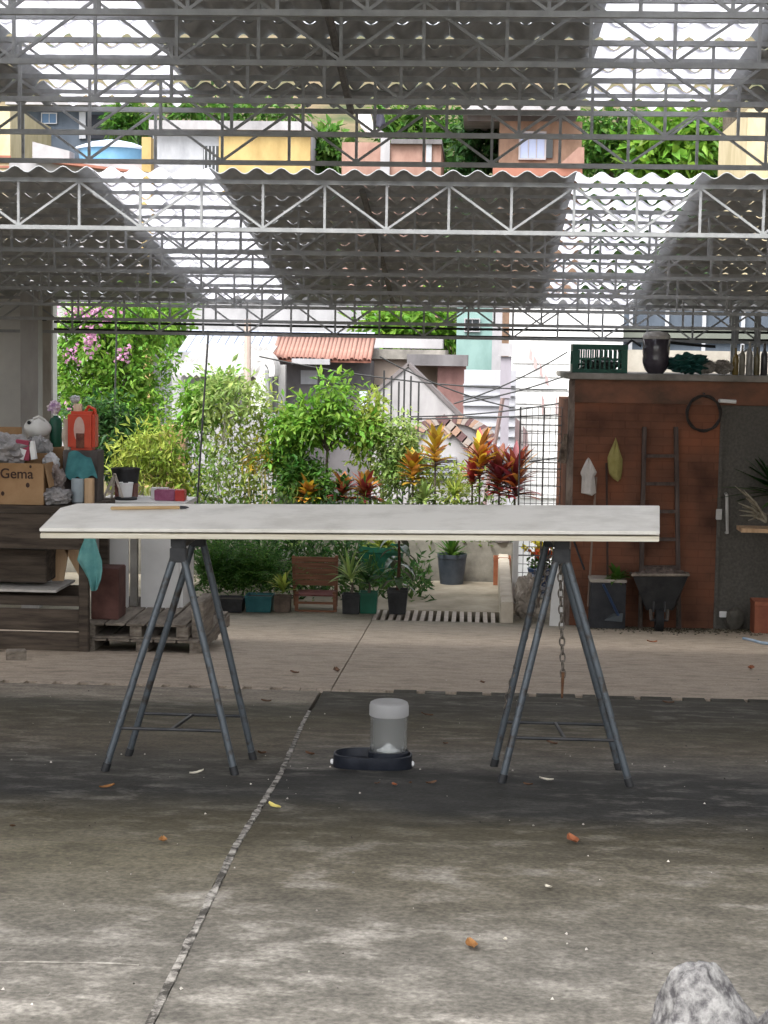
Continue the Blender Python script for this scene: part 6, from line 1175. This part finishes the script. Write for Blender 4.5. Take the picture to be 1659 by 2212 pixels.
tree('leafy tree right of the brown brick house', 1320, 290, 75, 60, 54, G_MID, 1700, 92, extra=((1290, 350, 50, 40),))
tree('bright broad leaved tree at the right of the gap', 1450, 310, 95, 60, 53, G_BRIGHT, 2000, 93, l=.45, extra=((1520, 280, 60, 50), (1420, 350, 60, 30)))
tree('small dark tree beside the dark trunk', 1560, 330, 45, 60, 55, G_DARK, 900, 94)
tree('small tree between the blue house and the white roof', 272, 262, 34, 24, 56, G_MID, 700, 95)
tree('hedge-like tree above the white slab roof', 450, 246, 130, 16, 60, G_MID, 1400, 96, extra=((600, 246, 60, 14),))
tree('green tree filling the gap left of the salmon wall', 705, 330, 36, 44, 50, G_MID, 900, 97)
mb = MB(); a_, b_ = pt(1578, 240, 50), pt(1586, 400, 50); b_.z = zt(b_.x, 50) - .2; mb.tube([a_, a_.lerp(b_, .4) + Vector((.1, 0, 0)), b_], [.22, .28, .34], 10); tag(mb.build('bare_trunk', BARK, smooth=True), 'thick bare grey trunk near the pale yellow wall', 'trunk')
rr = random.Random(99); mb = MB()
for i in range(9000):
    y = rr.uniform(58, 78); x = rr.uniform(-26, 24); p = Vector((x, y, zt(x, y) + abs(rr.gauss(0, 1.6)))); leaf(mb, p, rvec(rr), rvec(rr), rr.uniform(.4, .9), rr.uniform(.25, .5))
tag(mb.build('hillside_thicket', leafmat('thicket', (0.02, 0.06, 0.015), (0.08, 0.15, 0.035), .5)), 'dense green thicket covering the hill behind the houses', 'thicket', kind='stuff')

# --- street level, seen under the lower roof
base0 = ZF - 3.9
h = house('pale_block', 'pale apartment block far behind the metal sheet roof', 'building', 372, 812, 640, 780, 44, 5, W_('pale_block_wall', (0.3, 0.295, 0.31)), base0)
h = thing('metal_shed', pt(680, 740, 33), 'long shed with a pale blue ribbed metal roof', 'shed'); h.location.z = ORG[h.name].z = base0
a, b, z0, z1 = rc(385, 800, 716, 764, 33)
mb = MB(); mb.bb(a, b, 34.4, 36, base0, z1 - .05); mb.build('wall', mat_gry, h)
nR = 22
for i in range(nR):
    xa, xb = a + (b - a) * i / nR, a + (b - a) * (i + 1) / nR - .015; mb = MB(); mb.prism([(xa, 33, z0), (xb, 33, z0), (xb, 34.6, z1), (xa, 34.6, z1)], (0, 0, .03)); mb.build('roof_panel', mat_tin, h)
# red tiled house
h = house('tiled_house', 'shaded grey house with a row of red roof tiles', 'house', 588, 800, 778, 960, 30, 4, mat_dkg, base0)  # garage shade is put into the dark wall colour
a, b, z0, z1 = rc(585, 802, 750, 776, 29.6); tm = MB()
nT = 24
prof = MB(); r_ = (b - a) / nT / 2
for i in range(9):
    ang = math.pi * i / 8
vsT = []
for yy, zz in ((0, 0), (1.2, .42)):
    for i in range(7): ang = math.pi * i / 6; vsT.append((-r_ * math.cos(ang) * 1.02, yy, zz + r_ * .9 * math.sin(ang)))
    for i in range(7): ang = math.pi * i / 6; vsT.append((-r_ * .8 * math.cos(ang), yy, zz + r_ * .7 * math.sin(ang)))
fT = [(i, i + 1, i + 15, i + 14) for i in range(6)] + [(i + 7, i + 21, i + 22, i + 8) for i in range(6)] + [(i, i + 7, i + 8, i + 1) for i in range(6)] + [(i + 14, i + 15, i + 22, i + 21) for i in range(6)]
prof.add(vsT, fT); me_t = prof.mesh('roof_tile', M('terracotta_tile', (0.2, 0.095, 0.075), (0.3, 0.17, 0.135), scale=2, rough=.85), True)
for i in range(nT): link('roof_tile', me_t, h, Vector((a + r_ * (2 * i + 1), 29.5, z0 + rnd.uniform(-.015, .015))) - ORG[h.name])
mb = MB(); mb.prism([(a, 29.55, z0 - .05), (b, 29.55, z0 - .05), (b, 30.9, z0 + .4), (a, 30.9, z0 + .4)], (0, 0, .03)); mb.build('roof_deck', mat_redr, h)
slabp(h, 'white_beam', 630, 712, 775, 787, 29.4, 0, .15, mat_white); slabp(h, 'white_column', 601, 615, 788, 960, 29.2, 0, .2, M('grey_column', (0.4, 0.39, 0.38), (0.52, 0.51, 0.5), scale=3)); slabp(h, 'downpipe', 776, 792, 846, 930, 29.3, 0, .15, M('pale_blue_pipe', (0.5, 0.56, 0.62)))
for u in (650, 700, 745): slabp(h, 'wall_panel', u, u + 36, 800, 830, 30, -.03, -.003, mat_gry if u == 650 else mat_dkg)
# outbuilding with corrugated roof and curved white canopy (left)
h = house('outbuilding', 'small whitish outbuilding with a corrugated roof behind the shrubs', 'house', 390, 560, 812, 1100, 27.5, 3, mat_white, base0)
nS = 14; a, b, z0, z1 = rc(372, 560, 766, 806, 27)
vs_ = [];
for j, (yy, zz) in enumerate(((26.8, z0 - .05), (29.5, z1 + .15))):
    for k in range(nS * 4 + 1): vs_.append((a + (b - a) * k / (nS * 4), yy, zz + .022 * math.sin(k * math.pi / 2)))
W4 = nS * 4 + 1; mb = MB(); mb.add(vs_ + [Vector(p) + Vector((0, 0, .02)) for p in vs_], [(k, k + 1, W4 + k + 1, W4 + k) for k in range(W4 - 1)] + [(2 * W4 + k, 3 * W4 + k, 3 * W4 + k + 1, 2 * W4 + k + 1) for k in range(W4 - 1)] + [(k, 2 * W4 + k, 2 * W4 + k + 1, k + 1) for k in range(W4 - 1)]); mb.build('corrugated_roof', W_('pale_corrugated', (0.34, 0.33, 0.32), (0.44, 0.43, 0.42)), h)
slabp(h, 'dark_opening', 520, 548, 800, 812, 27.4, 0, .05, mat_glass); slabp(h, 'wall_pier', 388, 420, 830, 1100, 27.3, 0, .15, mat_white)
cv = []
for i in range(13): ang = math.pi * (.62 - .72 * i / 12); cv.append((560 + 34 * math.cos(ang), 800 - 42 * math.sin(ang)))
mb = MB(); out = [pt(u, v, 26.6) for u, v in cv]; inn_ = [pt(560 + (u - 560) * .62, 806 + (v - 800) * .6, 26.6) for u, v in cv]; mb.prism(out + inn_[::-1], (0, .8, 0)); tag(mb.build('curved_canopy', W_('canopy_white', (0.42, 0.41, 0.4))), 'curved white canopy end beside the outbuilding', 'canopy')
mb = MB(); mb.prism([pt(525, 880, 25.8), pt(556, 812, 25.8), pt(566, 790, 25.8), pt(572, 800, 25.8), pt(575, 900, 25.8)], (0, .4, 0)); tag(mb.build('broken_wall', mat_plaster), 'slanted grey wall end behind the sparse shrub', 'wall')
h = house('garden_wall', 'white garden wall behind the yellow canes', 'wall', 405, 596, 892, 1100, 22.2, .2, mat_white, ZF - 3)
h = house('orange_wall', 'peach coloured wall patch behind the yellow green vine', 'wall', 340, 398, 920, 1100, 23.6, .3, W_('peach_wall', (0.5, 0.3, 0.18)), ZF - 3)
# tan building, dark red block, teal wall, white building at the right
h = house('tan_house', 'tan house with a concrete band behind the gable', 'house', 796, 960, 775, 1000, 31, 3, mat_tan, base0); slabp(h, 'concrete_band', 798, 962, 755, 776, 31, -.15, 3, mat_conc); slabp(h, 'white_awning', 790, 955, 724, 752, 32, .5, 1.5, mat_white); slabp(h, 'dark_slot', 796, 824, 832, 846, 31, -.1, -.002, mat_glass)
h = house('maroon_block', 'dark reddish block between the tan house and the teal wall', 'house', 944, 1004, 776, 960, 30, 2, W_('maroon_wall', (0.13, 0.07, 0.065), (0.22, 0.12, 0.11), scale=3), base0); slabp(h, 'dark_cap', 880, 1010, 766, 790, 30, -.2, 2.2, mat_dkg)
h = house('teal_house', 'teal green house with a white corner', 'house', 985, 1082, 660, 900, 38, 4, mat_teal2, base0); slabp(h, 'white_corner', 1062, 1083, 660, 900, 38, -.05, -.002, mat_white); window(h, 1005, 1035, 690, 715, 38, mat_white)
h = house('grey_terrace', 'pale grey terrace wall with faint courses right of the gable', 'wall', 1000, 1112, 800, 1100, 27.6, .4, W_('pale_terrace', (0.36, 0.36, 0.39), (0.46, 0.46, 0.49)), base0)
for i in range(8): slabp(h, 'course', 1000, 1112, 830 + i * 22, 833 + i * 22, 27.6, -.05, -.002, mat_gry)
h = house('white_tower', 'tall brilliant white house behind the wire gate', 'house', 1105, 1342, 640, 1110, 28.5, 4, W_('brilliant_white', (0.8, 0.8, 0.79), (0.84, 0.84, 0.83)), base0)
for i in range(11): slabp(h, 'siding_board', 1106, 1230, 760 + i * 29, 785 + i * 29, 28.5, -.05, -.002, W_('brilliant_white', (0.8, 0.8, 0.79)))
sh_ = M('rosy_shutter', (0.34, 0.24, 0.24), (0.46, 0.36, 0.35), scale=3)
for (u, v, w2, hh) in ((1143, 745, 7, 36), (1153, 765, 7, 34), (1166, 782, 6, 34), (1178, 806, 7, 28), (1170, 850, 6, 50), (1112, 900, 14, 95), (1130, 920, 10, 70), (1200, 850, 5, 50)):
    mb = MB(); mb.prism([pt(u, v, 28.3), pt(u + w2, v + 14, 28.3), pt(u + w2, v + hh, 28.3), pt(u, v + hh - 6, 28.3)], (0, .06, 0)); mb.build('shutter', sh_, h)
h = house('dark_block', 'dark blue grey building behind the shed roof', 'building', 1344, 1700, 640, 860, 31, 4, mat_navy, base0)
for u in (1358, 1436, 1516, 1600): slabp(h, 'pale_mullion', u, u + 8, 660, 760, 31, -.06, -.002, mat_gry)
slabp(h, 'grey_band', 1346, 1698, 712, 738, 31, -.08, -.002, W_('olive_band', (0.13, 0.14, 0.12)))
# gabled house with the arched decorated facade
yg = 25.5; h = thing('gable_house', pt(960, 1000, yg), 'grey gabled house with an arched band of patterned tiles', 'house'); h.location.z = ORG[h.name].z = base0
apex, le, re_ = pt(882, 790, yg), pt(800, 858, yg), pt(1098, 1006, yg)
mb = MB(); mb.prism([Vector((le.x, yg, base0)), Vector((re_.x, yg, base0)), re_, apex, le], (0, .6, 0)); mb.build('gable_wall', W_('gable_grey', (0.3, 0.285, 0.29), (0.4, 0.385, 0.39), scale=2), h)
for p, q in ((apex, re_), (apex, le)):
    mb = MB(); mb.bar(p + Vector((0, .3, .025)), q + Vector((0, .3, .025)), .66, .05); mb.build('roof_edge', W_('slate_edge', (0.10, 0.085, 0.085), (0.18, 0.16, 0.16)), h)
ac = pt(975, 960, yg - .06); k = FPX / yg; nA = 22; pal = (M('tile_peach', (0.36, 0.23, 0.17)), M('tile_maroon', (0.14, 0.08, 0.08)), M('tile_cream', (0.34, 0.29, 0.26)))
for i in range(nA):
    t0 = math.pi * (.06 + .88 * i / nA); t1 = math.pi * (.06 + .88 * (i + .9) / nA); q = [ac + Vector((r2 / k * 1.25 * math.cos(tt), 0, r2 / k * .78 * math.sin(tt))) for r2, tt in ((58, t0), (80, t0), (80, t1), (58, t1))]; mb = MB(); mb.prism(q, (0, .05, 0)); mb.build('arch_tile', pal[i % 3], h)
for i in range(9):
    p = apex.lerp(re_, .45 + .5 * i / 9); mb = MB(); mb.box(p + Vector((-.12, -.06, -.14)), (.14, .05, .12), Matrix.Rotation(.7, 3, 'Y')); mb.build('verge_tile', pal[(i + 1) % 3], h)
dc = pt(970, 925, yg - .05); mb = MB(); mb.prism([dc + Vector((x / k, 0, z / k)) for x, z in ((-22, 0), (0, 22), (22, 0), (0, -22))], (0, .04, 0)); dm = mb.build('diamond_vent', M('tile_peach', '#fff'), h); mb = MB(); mb.prism([dc + Vector((x / k, -.02, z / k)) for x, z in ((-13, 0), (0, 13), (13, 0), (0, -13))], (0, .015, 0)); mb.build('vent_pane', W_('vent_tan', (0.4, 0.33, 0.29)), dm)
for i in range(4): slabp(h, 'louvre', 900, 985, 985 + i * 14, 992 + i * 14, yg, -.08, -.01, W_('louvre_grey', (0.24, 0.25, 0.28)))
# bars of the street fence
fn = thing('street_fence', pt(850, 960, 23.5), 'dark vertical bar fence in front of the grey gable', 'fence'); fn.location.z = ORG[fn.name].z = base0
for i, u in enumerate((830, 846, 862, 874, 888, 905)):
    mb = MB(); q = pt(u, 800 + (i % 3) * 12, 23.5); mb.bb(q.x - .012, q.x + .012, 23.49, 23.51, base0, q.z); mb.build('bar', mat_rod, fn)
mb = MB(); q0, q1 = pt(822, 905, 23.47), pt(912, 905, 23.47); mb.bar(q0, q1, .03); mb.build('rail', mat_rod, fn)
# lamp-post-like grey pillar with white cap, leaning pole, wires
t = thing('street_pillar', pt(1090, 800, 26.5), 'grey street pillar with a white capped top', 'pillar'); t.location.z = ORG[t.name].z = base0
slabp(t, 'shaft', 1081, 1104, 770, 860, 26.5, 0, .16, W_('pillar_grey', (0.27, 0.25, 0.28))); a, b, z0, z1 = rc(1081, 1104, 770, 860, 26.5); mb = MB(); mb.bb(a + .02, b - .02, 26.52, 26.64, base0, z0 - .001); mb.build('lower_shaft', W_('pillar_grey', (.27, .25, .28)), t); slabp(t, 'cap', 1077, 1108, 742, 769, 26.45, 0, .24, mat_white)
mb = MB(); a_, b_ = pt(1086, 860, 25.2), pt(1062, 1000, 25.2); b_ = b_ + (b_ - a_) * 1.6; mb.tube([a_, b_], .035, 6); tag(mb.build('leaning_pole', W_('pole_brown', (0.2, 0.14, 0.13))), 'thin leaning brown pole before the pale terrace wall', 'pole')
mb = MB(); p0_ = pt(535, 690, 25); p1_ = pt(540, 850, 25); p1_.z = base0; mb.tube([p0_, p1_], .05, 8); tag(mb.build('utility_pole', W_('pole_pink', (0.4, 0.32, 0.28)), smooth=True), 'slim pinkish utility pole behind the outbuilding', 'pole')
WR = [(700, 905, 1225, 895, 24.5, 4), (880, 900, 1225, 868, 24.6, 8), (1000, 870, 1226, 810, 24.4, 6), (980, 872, 1226, 760, 24.8, 10), (1040, 990, 1226, 1000, 24.2, 2), (560, 770, 1226, 842, 25.2, 18), (1000, 1005, 1226, 985, 24.0, 5), (820, 770, 1104, 880, 25, 12)]
for i, (ua, va, ub, vb, y, sg) in enumerate(WR):
    mb = MB(); mb.tube([pt(ua + (ub - ua) * s_ / 12, va + (vb - va) * s_ / 12 + sg * 4 * (s_ / 12) * (1 - s_ / 12), y) for s_ in range(13)], .011, 5); tag(mb.build('power_cable', mat_rod, smooth=True), ORD[i] + ' dark cable strung over the street, counted from the front gable upward', 'cable', 'cables over the street')
tree('bright green tree top behind the tan house', 890, 700, 95, 44, 41, G_BRIGHT, 1600, 110, l=.3, name='street_tree', extra=((820, 705, 30, 30), (965, 735, 28, 40)), group='trees along the street')
tree('light green tree beyond the flowering bush', 300, 690, 100, 50, 38, G_BRIGHT, 1500, 111, l=.28, name='street_tree', group='trees along the street')
